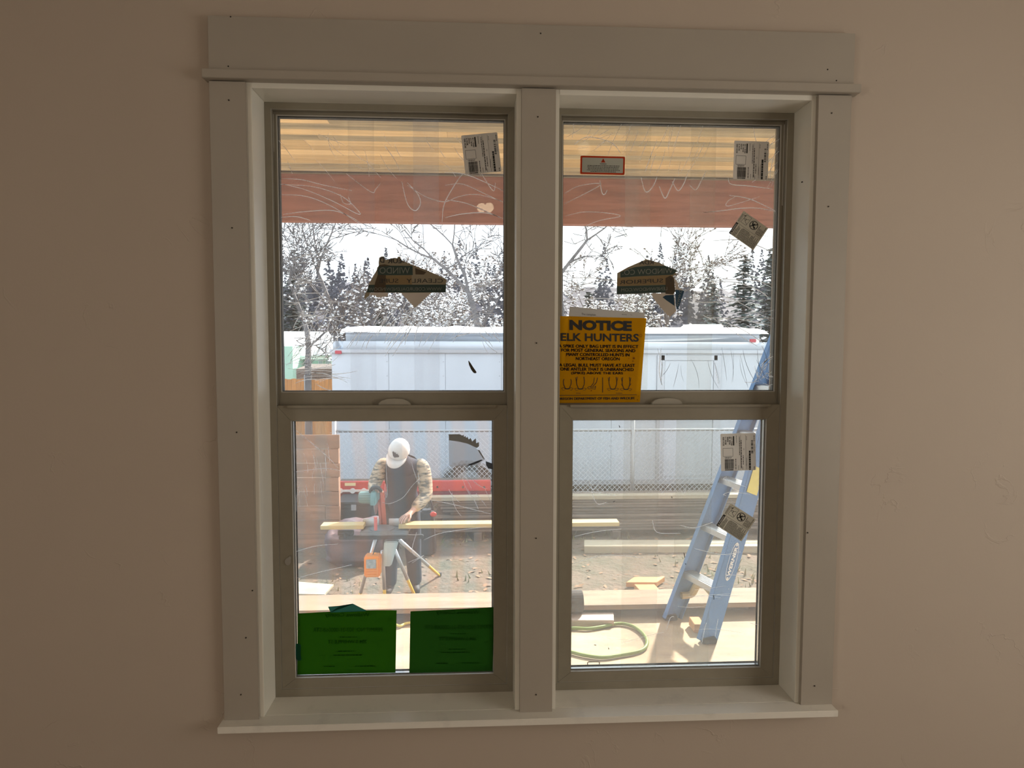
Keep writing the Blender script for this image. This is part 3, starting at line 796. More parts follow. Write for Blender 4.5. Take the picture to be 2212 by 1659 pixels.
bm = bmesh.new(); S.poly(bm, [(150, 560), (650, 520), (1480, 485), (1480, 705), (1100, 726), (140, 750)], 0.0004); flat('printed_panel', bm, AMBER, o)
bm = bmesh.new(); S.poly(bm, [(1300, 560), (1420, 500), (1500, 560), (1530, 880), (1480, 950), (1300, 940)], 0.0008); flat('fold', bm, DARKP, o)
bm = bmesh.new()
S.text(bm, 'WINDOW CO.', 870, 405, 1200, 125, mirror=True, off=0.0012, slope=-0.04); S.text(bm, 'LENEWINDOW.COM', 790, 828, 1100, 78, mirror=True, off=0.0012, slope=-0.03)
S.text(bm, 'WWW.C', 1625, 1050, 400, 62, rot=77, mirror=False, off=0.0012)
flat('pale_lettering', bm, BAND_INK, o, kind='stuff')
bm = bmesh.new()
S.text(bm, 'Y', 1430, 605, 80, 90, mirror=True, off=0.0012); S.text(bm, 'SUPERIOR', 720, 640, 1040, 95, mirror=True, off=0.0012, slope=-0.04); S.text(bm, 'RDA', 840, 190, 340, 90, mirror=True, bold=0.01, off=0.0012)
flat('dark_lettering', bm, INK, o, kind='stuff')
# torn clear label with jagged edge on the left lower pane
S = frame(920, 900, 1100, 1140, YL - 0.001, 1244, 1659)
GREYF = film('torn_grey_label', 0.45, (0.8, 0.8, 0.8), hcol=(0.72, 0.72, 0.74), grime=0.05)
GREYD = paper('torn_grey_edge', (0.30, 0.29, 0.26), 0.4)
bm = bmesh.new(); S.poly(bm, [(340, 350), (480, 365), (620, 400), (740, 455), (830, 560), (885, 640), (850, 660), (780, 720), (600, 735), (440, 745), (345, 730)])
o = flat('torn_clear_label', bm, GREYF, label='torn grey translucent label with jagged edge on the left lower pane', cat='label')
flats('jagged_rim', S, [[(340, 262), (500, 260), (540, 280), (560, 270), (570, 300), (590, 285), (600, 315), (620, 300), (640, 340), (668, 315), (690, 370), (745, 320), (750, 395), (790, 380), (795, 440), (760, 465), (620, 400), (480, 368), (342, 350)], [(770, 490), (800, 500), (880, 630), (860, 630)]], 0.0004, GREYD, o)
flats('dark_shred', S, [[(620, 735), (650, 705), (830, 638), (845, 650), (780, 690), (680, 725)], [(895, 665), (1000, 700), (1005, 790), (930, 770), (900, 720)]], 0.0006, paper('dark_shred', (0.12, 0.13, 0.15), 0.3), o)
# dark sliver on the left upper pane
S = frame(1000, 770, 1040, 815, YU - 0.001, 40, 45)
bm = bmesh.new(); prism(bm, [S.p(u, v, 0.0005) for u, v in ((11.5, 9), (13, 9.5), (17, 15), (22, 23), (28.5, 32), (29.5, 35), (27, 36.5), (23, 35.5), (18, 29), (13, 18))], (0, -0.0016, 0))
obj('dried_leaf_sliver', bm, mat('dried_leaf', (0.09, 0.075, 0.05), 0.8, var=0.3, scale=60), bevel=0.0004, label='small dark curved sliver stuck on the left upper pane', cat='leaf')
# little pale pull tag on the left lower sash
S = frame(610, 1195, 640, 1230, 0.1055, 30, 35)
bm = bmesh.new(); prism(bm, [S.p(u, v, 0) for u, v in [(12 + 6.5 * math.cos(t * PI / 8), 18 + 8 * math.sin(t * PI / 8)) for t in range(-1, 12)] + [(14, 8), (17, 5.5), (19, 10)]], (0, -0.001, 0))
obj('round_film_tag', bm, paper('tag_plastic', (0.5, 0.47, 0.42), 0.3), label='small pale round tag on the left lower sash frame', cat='tag')

# ---- green permit sheets, read from outside
GREEN1 = paper('green_permit', (0.03, 0.09, 0.010), 0.8, (0.022, 0.10, 0.004))
GREEN2 = paper('green_permit_b', (0.03, 0.08, 0.014), 0.8, (0.016, 0.075, 0.007))
GREENI = paper('green_show_through', (0.02, 0.06, 0.008), 0.8, (0.012, 0.065, 0.004))
def curved_sheet(S, top, bottom, x0, x1, n=14):
    """sheet whose top edge follows the points of top; a slight bow away from the pane"""
    bm = bmesh.new()
    prev = None
    for k in range(n + 1):
        t = k / n
        u = x0 + (x1 - x0) * t
        v = top(t)
        off = 0.0012 * math.sin(PI * t)
        col = [bm.verts.new(S.p(u, v + (bottom(t) - v) * q, off * (1 - q))) for q in (0, 0.33, 0.66, 1)]
        if prev:
            for a in range(3): bm.faces.new((prev[a], col[a], col[a + 1], prev[a + 1]))
        prev = col
    return bm
YG = GL - 0.0045
S = frame(440, 1220, 1190, 1659, YG, 2212, 1295)
bm = curved_sheet(S, lambda t: 308 - 26 * math.sin(PI * t * 0.55) + 8 * t, lambda t: 700 - 8 * t, 590, 1219)
o = flat('green_permit_sheet', bm, GREEN1, label='green permit sheet with taped top at the foot of the left lower pane', cat='paper', group='green permit sheets')
bm = bmesh.new()
S.text(bm, 'Wallowa County', 905, 318, 285, 32, mirror=True, bold=0.01, off=0.0026); S.text(bm, 'PERMIT NO: 903-21-000068-STR', 910, 410, 440, 26, mirror=True, bold=0.0, off=0.0026); S.text(bm, '204 S WHIPPLE ST', 908, 487, 250, 22, mirror=True, bold=0.015, off=0.0026)
for v, a, b in ((458, 860, 970), (548, 850, 960), (573, 820, 1000), (645, 760, 830), (645, 960, 1090)): S.dashes(bm, a, b, v, 6, off=0.0026, seed=v)
flat('lettering', bm, GREENI, o, kind='stuff')
bm = curved_sheet(S, lambda t: 297 - 25 * t, lambda t: 695 - 8 * t, 1308, 1850)
o = flat('green_permit_sheet', bm, GREEN2, label='darker green permit sheet at the right foot of the left lower pane', cat='paper', group='green permit sheets')
bm = bmesh.new()
S.text(bm, 'Wallowa County', 1615, 304, 280, 32, mirror=True, bold=0.01, off=0.0026); S.text(bm, 'PERMIT NO: 903-21-000068-STR', 1622, 397, 440, 26, mirror=True, bold=0.0, off=0.0026); S.text(bm, '204 S WHIPPLE ST', 1618, 472, 245, 22, mirror=True, bold=0.015, off=0.0026)
for v, a, b in ((440, 1570, 1670), (540, 1560, 1670), (560, 1510, 1700), (630, 1480, 1560), (630, 1650, 1760)): S.dashes(bm, a, b, v, 6, off=0.0026, seed=v)
flat('lettering', bm, GREENI, o, kind='stuff')
TAPE = paper('green_tape', (0.02, 0.09, 0.06), 0.6, (0.05, 0.20, 0.14))
bm = bmesh.new(); S.poly(bm, [(783, 262), (860, 256), (940, 243), (1030, 288), (1020, 292), (800, 300)], 0.004)
t = flat('green_tape', bm, TAPE, label='torn piece of green tape holding the top of the left permit sheet', cat='tape')
bm = bmesh.new(); S.poly(bm, [(800, 298), (945, 245), (860, 256)], 0.0045); flat('fold', bm, paper('tape_fold', (0.02, 0.075, 0.05), 0.6, (0.04, 0.15, 0.105)), t)
bm = bmesh.new(); S.poly(bm, [(582, 500), (596, 495), (615, 505), (612, 560), (618, 600), (596, 608), (584, 590)], 0.004)
flat('green_tape', bm, TAPE, label='small dark green tape piece on the left edge of the left permit sheet', cat='tape')

# ---- yellow notice and white sheet leaning on the right upper pane
YN = 0.1185
S = frame(1200, 650, 1410, 880, YN, 1515, 1659)
YEL = paper('notice_yellow', (0.62, 0.30, 0.008), 0.36, (0.82, 0.36, 0.002))
PAPERW = paper('white_sheet', (0.55, 0.53, 0.49), 0.35)
xl = -14
bm = bmesh.new(); S.poly(bm, [(xl, 232), (700, 252), (1418, 268), (1372, 900), (1326, 1588), (600, 1591), (xl, 1592)])
o = flat('hunting_notice', bm, YEL, label='yellow hunting notice with black lettering leaning on the right upper pane', cat='sign')
bm = bmesh.new()
g = dict(off=0.0008)
S.text(bm, 'NOTICE', 702, 382, 975, 160, bold=0.058, slope=0.02, **g)
S.text(bm, 'ELK HUNTERS', 690, 567, 1222, 125, bold=0.03, slope=0.014, **g)
for s_, cx, cy, w_ in (('A SPIKE ONLY BAG LIMIT IS IN EFFECT', 670, 706, 1250), ('FOR MOST GENERAL SEASONS AND', 668, 770, 1160), ('MANY CONTROLLED HUNTS IN', 662, 836, 990), ('NORTHEAST OREGON', 658, 900, 690),
                        ('A LEGAL BULL MUST HAVE AT LEAST', 650, 1001, 1190), ('ONE ANTLER THAT IS UNBRANCHED', 650, 1065, 1150), ('(SPIKE) ABOVE THE EARS', 650, 1130, 815)):
    for dx_, dy_ in ((-2.6, 0), (2.6, 0), (0, -1.6), (0, 1.6)):          # heavier strokes
        S.text(bm, s_, cx + dx_, cy + dy_, w_ - 5, 48, slope=0.012, **g)
for dx_ in (-2.2, 2.2): S.text(bm, 'OREGON DEPARTMENT OF FISH AND WILDLIFE', 640 + dx_, 1523, 1212, 38, **g)
S.text(bm, 'LEGAL', 357, 1438, 76, 16, bold=0.01, **g); S.text(bm, 'ILLEGAL', 1000, 1443, 100, 16, bold=0.01, **g)
S.rect(bm, xl + 30, 1467, 1275, 1475, 0.0008); S.rect(bm, 732, 1192, 742, 1430, 0.0008)
def antlers(cx, cy, kind):
    def ear(sx):
        S.line(bm, [(cx + sx * 30, cy), (cx + sx * 60, cy - 14), (cx + sx * 92, cy - 4), (cx + sx * 70, cy + 22), (cx + sx * 40, cy + 20)], 5, 0.0008)
    ear(1); ear(-1)
    S.line(bm, [(cx - 34, cy), (cx, cy + 4), (cx + 34, cy)], 16, 0.0008)
    for sx in (-1, 1):
        top = -190 if kind else -150
        S.line(bm, [(cx + sx * 30, cy), (cx + sx * 58, cy - 70), (cx + sx * 62, cy - 120), (cx + sx * 52, cy + top)], 10, 0.0008)
        if kind >= 2 or (kind == 1 and sx < 0): S.line(bm, [(cx + sx * 60, cy - 110), (cx + sx * 78, cy + top + 10)], 7, 0.0008)
        if kind == 3: S.line(bm, [(cx + sx * 60, cy - 60), (cx + sx * 80, cy - 85)], 6, 0.0008)
antlers(184, 1366, 0); antlers(390, 1370, 1); antlers(898, 1376, 2); antlers(1105, 1382, 3)
# third head, turned sideways
S.line(bm, [(500, 1350), (530, 1335), (560, 1350), (610, 1345), (630, 1330), (618, 1380), (560, 1366), (520, 1375), (500, 1350)], 7, 0.0008)
S.line(bm, [(550, 1340), (595, 1280), (608, 1195)], 9, 0.0008); S.line(bm, [(580, 1340), (640, 1270), (658, 1195)], 9, 0.0008)
flat('lettering', bm, INK, o, kind='stuff')
bm = bmesh.new(); S.ring(bm, 1330, 540, 24, 5, 0.0008, n=14)
for u, v, r in ((1225, 895, 18), (1210, 940, 10), (1145, 900, 6), (560, 1400, 10), (1285, 1550, 9), (1300, 1490, 5), (1190, 1470, 6), (240, 262, 5)):
    S.ring(bm, u, v, r, r, 0.0008, n=8)
flat('stain', bm, paper('rust_stain', (0.30, 0.11, 0.02), 0.4), o, kind='stuff')
S2 = frame(1200, 650, 1410, 880, YN + 0.004, 1515, 1659)
bm = bmesh.new(); S2.poly(bm, [(220, 88), (1392, 186), (1255, 1420), (92, 1420)])
o = flat('white_sheet', bm, PAPERW, label='white printed sheet sticking up behind the yellow notice', cat='paper')
bm = bmesh.new()
S2.text(bm, 'The compleat', 515, 214, 225, 42, off=0.0006, slope=0.06, bold=-0.005); S2.text(bm, 'service', 1070, 210, 75, 16, off=0.0006, slope=0.06); S2.text(bm, 'Year', 1178, 216, 34, 12, off=0.0006, slope=0.06)
flat('lettering', bm, INK, o, kind='stuff')

# ================================================================== OUTSIDE
ZG, ZP = -0.9, -0.2                       # yard, porch floor
PINE = mat('pine_board', (0.84, 0.66, 0.40), 0.6, var=0.4, scale=5, stretch=(0.35, 8, 8), rnd=0.22, col2=(0.66, 0.52, 0.32))
PINEB = mat('blue_stained_pine', (0.60, 0.53, 0.38), 0.6, var=0.4, scale=4, stretch=(0.5, 9, 9), rnd=0.2, col2=(0.32, 0.30, 0.23))
REDB = mat('red_stained_beam', (0.41, 0.20, 0.16), 0.65, var=0.35, scale=4, stretch=(0.6, 5, 7), bump=0.15, bscale=30, dist=0.004)
DECK = mat('plywood_deck', (0.56, 0.42, 0.27), 0.8, var=0.5, scale=5, stretch=(0.6, 1.6, 1), col2=(0.36, 0.26, 0.18), bump=0.2, bscale=40, dist=0.004)
GROUND = mat('yard_mud', (0.19, 0.13, 0.095), 0.95, var=0.6, scale=2.2, col2=(0.085, 0.08, 0.05), bump=0.6, bscale=14, dist=0.05, detail=8)
LUMP = mat('pale_lumber', (0.50, 0.42, 0.30), 0.7, var=0.25, scale=3, stretch=(0.5, 6, 6), rnd=0.12)
LUMW = mat('weathered_lumber', (0.24, 0.19, 0.155), 0.8, var=0.5, scale=3, stretch=(0.4, 5, 9), rnd=0.35)
LUMY = mat('fresh_yellow_lumber', (0.60, 0.45, 0.20), 0.6, var=0.2, scale=3, stretch=(0.5, 6, 6), rnd=0.1)
TIMBER = mat('porch_timber', (0.38, 0.26, 0.17), 0.75, var=0.35, scale=3, stretch=(0.5, 5, 6), bump=0.2, bscale=20, dist=0.004)
ORW = mat('orange_wood', (0.72, 0.36, 0.14), 0.7, var=0.3, scale=6, stretch=(0.5, 4, 4))
SNOW = mat('snow', (0.90, 0.93, 0.97), 0.6, bump=0.3, bscale=6, dist=0.05)
BARK = mat('grey_bark', (0.17, 0.16, 0.165), 0.9, var=0.4, scale=6)
BARK2 = mat('brown_bark', (0.15, 0.12, 0.11), 0.9, var=0.4, scale=6)
NEEDLE = mat('hazed_blue_green_needles', (0.09, 0.135, 0.14), 0.9, var=0.6, scale=2)  # needle colour lightened to a paler blue to imitate haze
NEEDLE2 = mat('dark_needles', (0.035, 0.055, 0.05), 0.9, var=0.6, scale=2)
CLUMP = mat('dry_seed_clusters', (0.20, 0.16, 0.14), 0.9, var=0.5, scale=5)
GALV = mat('galvanised_steel', (0.36, 0.38, 0.40), 0.45, metal=0.6)
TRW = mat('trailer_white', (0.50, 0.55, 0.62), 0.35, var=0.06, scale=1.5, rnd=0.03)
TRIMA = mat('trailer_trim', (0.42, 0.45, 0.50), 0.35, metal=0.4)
BLACK = mat('black_rubber', (0.02, 0.02, 0.022), 0.8)
DARK = mat('dark_paint', (0.03, 0.03, 0.035), 0.6)
REDP = mat('red_paint', (0.55, 0.045, 0.04), 0.4)
MAROON = mat('maroon_paint', (0.22, 0.03, 0.05), 0.5)
WHITEP = mat('white_paint', (0.8, 0.8, 0.78), 0.4)
BLUEF = mat('blue_fibreglass', (0.035, 0.16, 0.40), 0.4, var=0.1, scale=10)
ALU = mat('aluminium', (0.62, 0.63, 0.64), 0.38, metal=0.75)
YELP = mat('yellow_paint', (0.85, 0.55, 0.06), 0.5)
ORANGE = mat('orange_plastic', (0.85, 0.27, 0.02), 0.45)
MINT = mat('mint_siding', (0.42, 0.66, 0.55), 0.7, var=0.1, scale=3)
MINTW = mat('mint_trim', (0.72, 0.85, 0.78), 0.7)

# ---- porch
B('porch_floor', (-5, 0.2, ZP - 0.12), (6, 2.86, ZP), DECK, label='sunlit tan plywood porch floor', kind='structure')
pc = empty('porch_ceiling', (0, 1.4, 2.65), 'tongue and groove pine porch ceiling with blue stain', kind='structure')
bm = bmesh.new(); box(bm, (-5, 0.2, 2.672), (6, 2.72, 2.80)); obj('roof_deck', bm, LUMP, pc)
R = random.Random(11)
y = 0.2
while y < 2.5:
    xs = [-5] + sorted(R.uniform(-1.6, 1.9) for _ in range(R.choice((1, 1, 2)))) + [6]
    m_ = PINEB if R.random() < 0.38 else PINE
    for a, b in zip(xs, xs[1:]):
        mm = m_ if R.random() < 0.7 else (PINE if R.random() < 0.6 else PINEB)
        bm = bmesh.new(); box(bm, (a, y, 2.651), (b - 0.001, y + 0.0865, 2.671))
        bmesh.ops.bevel(bm, geom=[e for e in bm.edges if abs((e.verts[0].co - e.verts[1].co).x) > 0.1 and e.verts[0].co.z < 2.66], offset=0.004, segments=1, affect='EDGES')
        obj('ceiling_board', bm, mm, pc)
    y += 0.089
bm = bmesh.new(); box(bm, (-5, 2.552, 2.361), (6, 2.64, 2.645))
obj('porch_beam', bm, REDB, bevel=0.003, label='wide red-stained porch beam under the pine ceiling', kind='structure')
curb = empty('porch_plank', (0, 2.7, ZP), 'long wide plank raised on added blocks along the outer edge of the porch', 'plank')
B('plank', (-4.2, 2.565, -0.143), (4.6, 2.835, -0.111), TIMBER, curb, bevel=0.004)
for k in range(7): B('support_block', (-3.9 + 1.36 * k, 2.66, ZP + 0.001), (-3.75 + 1.36 * k, 2.82, -0.144), LUMW, curb)  # added blocks lift the plank so a dark gap forms beneath
B('back_batten', (-4.2, 2.80, ZP + 0.001), (4.6, 2.832, -0.144), LUMW, curb)
# ---- yard
def ground_mesh():
    bm = bmesh.new()
    xs = [-40 + 80 * i / 80 for i in range(81)]
    ys = [2.7 + 57 * (j / 60) ** 1.7 for j in range(61)]
    g = [[bm.verts.new((x, y, ZG + (0.05 * noise.noise(Vector((x * 0.9, y * 0.9, 0))) if y < 12 else 0))) for x in xs] for y in ys]
    for j in range(60):
        for i in range(80): bm.faces.new((g[j][i], g[j][i + 1], g[j + 1][i + 1], g[j + 1][i]))
    return bm
obj('yard_ground', ground_mesh(), GROUND, smooth=True, label='muddy brown yard with patches of grass', kind='structure')
bm = bmesh.new()
R = random.Random(4)
for k in range(2600):
    y = 3.2 + 5.0 * R.random() ** 1.2; x = R.uniform(-3.2, 4.5)
    if noise.noise(Vector((x * 0.8 + 3, y * 0.8, 4))) < 0.02: continue
    a = R.uniform(0, 2 * PI); hgt = R.uniform(0.03, 0.08); s = 0.014
    p = Vector((x, y, ZG - 0.02)); d = Vector((math.cos(a), math.sin(a), 0)) * s
    polymesh(bm, [p - d, p + d, p + Vector((R.uniform(-.04, .04), R.uniform(-.04, .04), hgt + 0.02))])
flat('grass_tufts', bm, mat('winter_grass', (0.17, 0.19, 0.08), 0.9, var=0.4, scale=4, col2=(0.30, 0.25, 0.13)), label='short winter grass growing in the muddy yard', cat='grass', kind='stuff')
bm = bmesh.new()
for k in range(1500):
    y = 3.2 + 5.0 * R.random() ** 1.1; x = R.uniform(-3.2, 4.5)
    p = Vector((x, y, ZG + 0.05 * noise.noise(Vector((x * 0.9, y * 0.9, 0))) + 0.012)); a = R.uniform(0, 2 * PI); s = R.uniform(0.015, 0.045)
    u = Vector((math.cos(a), math.sin(a), R.uniform(-.3, .3))) * s; w = Vector((-math.sin(a), math.cos(a), R.uniform(-.2, .4))) * s * 0.6
    polymesh(bm, [p - u, p - w, p + u, p + w])
flat('fallen_leaves', bm, mat('dead_leaves', (0.42, 0.25, 0.15), 0.9, var=0.5, scale=8), label='dead brown leaves scattered over the muddy yard', cat='leaves', kind='stuff')

# ---- things on the porch
HOSE = mat('green_hose', (0.20, 0.28, 0.06), 0.5)
zz = ZP + 0.014
pts = [onz(a, b, zz) for a, b in ((1150, 1362), (1232, 1357), (1270, 1358), (1300, 1354), (1335, 1347), (1365, 1352), (1388, 1368), (1398, 1388), (1385, 1405), (1340, 1415), (1300, 1420), (1260, 1415), (1228, 1408), (1150, 1400))]
bm = bmesh.new(); tube(bm, spline(pts, 6), 0.011, 8)
obj('garden_hose', bm, HOSE, smooth=True, label='green garden hose looped on the porch floor', cat='hose')
pts = [onz(a, b, zz) for a, b in ((560, 1330), (640, 1320), (690, 1309), (740, 1302), (790, 1306), (830, 1330), (860, 1352), (880, 1346), (940, 1340))]
bm = bmesh.new(); tube(bm, spline(pts, 6), 0.008, 8)
obj('extension_cord', bm, mat('yellow_cord', (0.75, 0.62, 0.12), 0.5), smooth=True, label='thin yellow cord on the porch floor behind the green sheets', cat='cord')
def board(name, px0, px1, pyn, pyf, z, th, m, label, cat='board', group=None, dx=0.0):
    """flat board lying at height z: near edge py pyn, far edge pyf"""
    a, b, c, d = onz(px0, pyn, z), onz(px1, pyn, z), onz(px1 + dx, pyf, z), onz(px0 + dx, pyf, z)
    bm = bmesh.new(); prism(bm, [a, b, c, d], (0, 0, -th))
    return obj(name, bm, m, bevel=0.003, label=label, cat=cat, group=group)
board('board_offcut', 1200, 1326, 1340, 1323, ZP + 0.045, 0.043, mat('pinkish_board', (0.62, 0.47, 0.40), 0.7, var=0.3, scale=5, stretch=(0.6, 5, 5)), 'short pinkish board offcut on the porch floor behind the hose')
board('wood_block', 1500, 1522, 1349, 1332, ZP + 0.06, 0.055, ORW, 'small wood block on the porch floor left of the ladder foot', dx=-12)
board('scrap_board', 1352, 1418, 1258, 1246, ZG + 0.06, 0.05, ORW, 'upper of two orange wood scraps lying in the yard', group='orange wood scraps', dx=18)
board('scrap_board', 1384, 1428, 1277, 1262, ZG + 0.06, 0.05, ORW, 'lower of two orange wood scraps lying in the yard', group='orange wood scraps', dx=-14)
bm = bmesh.new(); c = onz(1246, 1300, -0.08); tube(bm, [c + Vector((-0.12, 0.02, -0.005)), c + Vector((0.04, 0.02, -0.005))], 0.075, 14)
bm2 = obj('log_offcut', bm, mat('dark_log', (0.10, 0.085, 0.08), 0.9, var=0.4, scale=20), bevel=0.006, label='short dark round log on the porch timber at the left of the right pane', cat='log')
a = onz(636, 1254, ZG + 0.10)
bm = bmesh.new(); prism(bm, [onz(560, 1281, ZG + 0.1), onz(701, 1284, ZG + 0.1), onz(721, 1262, ZG + 0.1), onz(560, 1250, ZG + 0.1)], (0, 0, -0.02))
ps = obj('plywood_offcut', bm, LUMP, bevel=0.002, label='pale plywood offcut on blocks beyond the porch, left of the saw stand', cat='plywood')
for q in (onz(640, 1270, ZG + 0.05), onz(690, 1272, ZG + 0.05)):
    B('support_block', (q.x - 0.04, q.y - 0.05, ZG - 0.01), (q.x + 0.04, q.y + 0.05, ZG + 0.079), LUMW, ps)

# ---- stepladder
lad = empty('stepladder', (1.3, 2.3, ZP), 'tall blue fibreglass stepladder with aluminium steps on the porch', 'ladder')
A0, B0 = onz(1530, 1388, ZP), onz(1447, 1338, ZP)              # near foot, far foot
base = (A0 - B0); base.z = 0; bw = base.length; bn = base.normalized()
lean = Vector((-bn.y, bn.x, 0))
if lean.x < 0: lean = -lean
HT = 2.25
top_mid = (A0 + B0) / 2 + lean * 0.95 + Vector((0, 0, HT))
At, Bt = top_mid - lean * 0.09 + bn * bw * 0.33, top_mid + lean * 0.05 - bn * bw * 0.33
def channel(p, q, w, d, side, inward):
    """C-section rail: web plus two flanges"""
    bm = bmesh.new()
    bar(bm, p, q, 0.004, w, upv=side)
    ax = (q - p).normalized(); s_ = (side - ax * side.dot(ax)).normalized()
    for sg in (-1, 1):
        o_ = s_ * (w / 2) * sg + inward * d / 2
        bar(bm, p + o_, q + o_, d, 0.005, upv=s_)
    return bm
obj('front_rail', channel(A0, At, 0.13, 0.032, lean, -bn), BLUEF, lad)
obj('front_rail', channel(B0, Bt, 0.13, 0.032, lean, bn), BLUEF, lad)
rear = Vector((1.6, -0.04, 0))
Ar, Br = (A0 + B0) / 2 + rear + bn * bw * 0.42, (A0 + B0) / 2 + rear - bn * bw * 0.42
obj('rear_rail', channel(Ar, At + lean * 0.06, 0.06, 0.028, lean, -bn), BLUEF, lad)
obj('rear_rail', channel(Br, Bt + lean * 0.06, 0.06, 0.028, lean, bn), BLUEF, lad)
for k in range(1, 8):
    t = k * 0.305 / HT
    if t > 0.96: break
    p, q = A0.lerp(At, t), B0.lerp(Bt, t)
    bm = bmesh.new()
    bar(bm, p, q, 0.085, 0.006)
    for sg in (-1, 1): bar(bm, p + lean * 0.042 * sg - Vector((0, 0, 0.016)), q + lean * 0.042 * sg - Vector((0, 0, 0.016)), 0.005, 0.034)
    for j in (-2, -1, 0, 1, 2): bar(bm, p + lean * 0.015 * j + Vector((0, 0, 0.005)), q + lean * 0.015 * j + Vector((0, 0, 0.005)), 0.004, 0.005)
    obj('step', bm, ALU, lad)
for t in (0.3, 0.62):
    p, q = Ar.lerp(At, t), Br.lerp(Bt, t)
    bm = bmesh.new(); bar(bm, p, q, 0.03, 0.02); obj('rear_crossbar', bm, ALU, lad)
bm = bmesh.new(); c_ = top_mid + lean * 0.05; bar(bm, c_ - bn * bw * 0.42, c_ + bn * bw * 0.42, 0.16, 0.07); obj('top_cap', bm, BLUEF, lad, bevel=0.01)
BRACE = mat('tan_brace', (0.48, 0.36, 0.16), 0.6)
for p0, p1, sg in ((A0, At, -1), (B0, Bt, 1)):
    s_ = p0.lerp(p1, 0.305 / HT); r_ = p0.lerp(p1, 0.07)
    bm = bmesh.new(); tube(bm, spline([s_ + bn * sg * bw * 0.42 - Vector((0, 0, 0.03)), s_ + bn * sg * bw * 0.25 - Vector((0, 0, 0.06)), s_ + bn * sg * bw * 0.10 - Vector((0, 0, 0.14)), r_ + bn * sg * 0.02]), 0.024, 8)
    obj('knee_brace', bm, BRACE, lad)
for p in (A0, B0, Ar, Br):
    bm = bmesh.new(); box(bm, (p.x - 0.045, p.y - 0.028, ZP), (p.x + 0.045, p.y + 0.028, ZP + 0.035)); obj('foot', bm, BLACK, lad, bevel=0.006)
# stickers on the near rail: yellow caution panel, maker's oval
axd = (At - A0).normalized(); sd = (lean - axd * lean.dot(axd)).normalized()
fn = axd.cross(sd)
if fn.y > 0: fn = -fn
def rail_sheet(t0, t1, wd):
    p, q = A0.lerp(At, t0), A0.lerp(At, t1)
    O = p - sd * wd / 2 + fn * 0.0045 + bn * 0.001
    U = q - p; V = sd * wd
    return Sheet(O, U, V, 1, 1, fn)
def z_at(px, py):           # fraction along the near rail whose picture height is py
    best = min(range(101), key=lambda k: abs(cam_y(A0.lerp(At, k / 100)) - py))
    return best / 100
def cam_y(p):
    v = ROT.transposed() @ (p - CAM)
    return H / 2 - F * v.z / v.y
S = rail_sheet(z_at(0, 1068), z_at(0, 1010), 0.088)
bm = bmesh.new(); S.rect(bm, 0, 0, 1, 1, 0.001); flat('caution_panel', bm, mat('caution_yellow', (0.75, 0.66, 0.16), 0.6, var=0.2, scale=40), lad)
S = rail_sheet(z_at(0, 1250), z_at(0, 1170), 0.07)
bm = bmesh.new(); S.ring(bm, 0.5, 0.5, 0.5, 0.035, 0.001, asp=0.9)
wl = 0.78
S.text(bm, 'WERNER', 0.5, 0.5, wl, 0.36, bold=0.03, off=0.0012, mirror=False)
S.poly(bm, [(0.03, 0.5), (0.075, 0.40), (0.10, 0.5), (0.075, 0.6)], 0.0012); S.poly(bm, [(0.97, 0.5), (0.925, 0.40), (0.90, 0.5), (0.925, 0.6)], 0.0012)
flat('rail_lettering', bm, WHITEP, lad, kind='stuff')

# ---- lumber, crates and stacks behind the worker
YS = 6.7
ztop = at(1150, 1080, YS).z
nL = 11
th = (ztop - (ZG + 0.10)) / nL
R = random.Random(21)
x0, x1 = at(930, 1100, YS).x, at(1720, 1100, YS).x
ORD = ('lowest', 'second lowest', 'third lowest', 'fourth lowest', 'fifth lowest', 'middle', 'fifth from the top', 'fourth from the top', 'third from the top', 'second from the top', 'topmost')
for k in range(nL):
    z = ZG + 0.10 + k * th
    a = x0 + R.uniform(0, 0.25); b = x1 - R.uniform(0, 0.6); dy = R.uniform(-0.02, 0.02)
    B('lumber_board', (a, YS + dy, z), (b, YS + 0.5 + dy, z + th - 0.007), LUMW, bevel=0.003, label='%s weathered board of the long lumber stack behind the saw' % ORD[k], cat='board', group='boards of the long lumber stack')
for xx, wh in ((x0 + 0.6, 'left'), ((x0 + x1) / 2, 'middle'), (x1 - 0.8, 'right')):
    B('stack_bearer', (xx - 0.05, YS - 0.06, ZG - 0.05), (xx + 0.05, YS + 0.55, ZG + 0.098), LUMW, label='dark bearer block under the %s of the long lumber stack' % wh, cat='block', group='bearers of the lumber stack')
B('pale_board', (x0 - 0.05, YS - 0.03, ztop + 0.004), (x1 + 0.2, YS + 0.12, ztop + 0.05), LUMP, bevel=0.004, label='pale board lying on top of the long lumber stack', cat='board')
board('pale_board', 1262, 1700, 1180, 1166, ZG + 0.09, 0.085, LUMP, 'long pale board on the ground in front of the lumber stack')
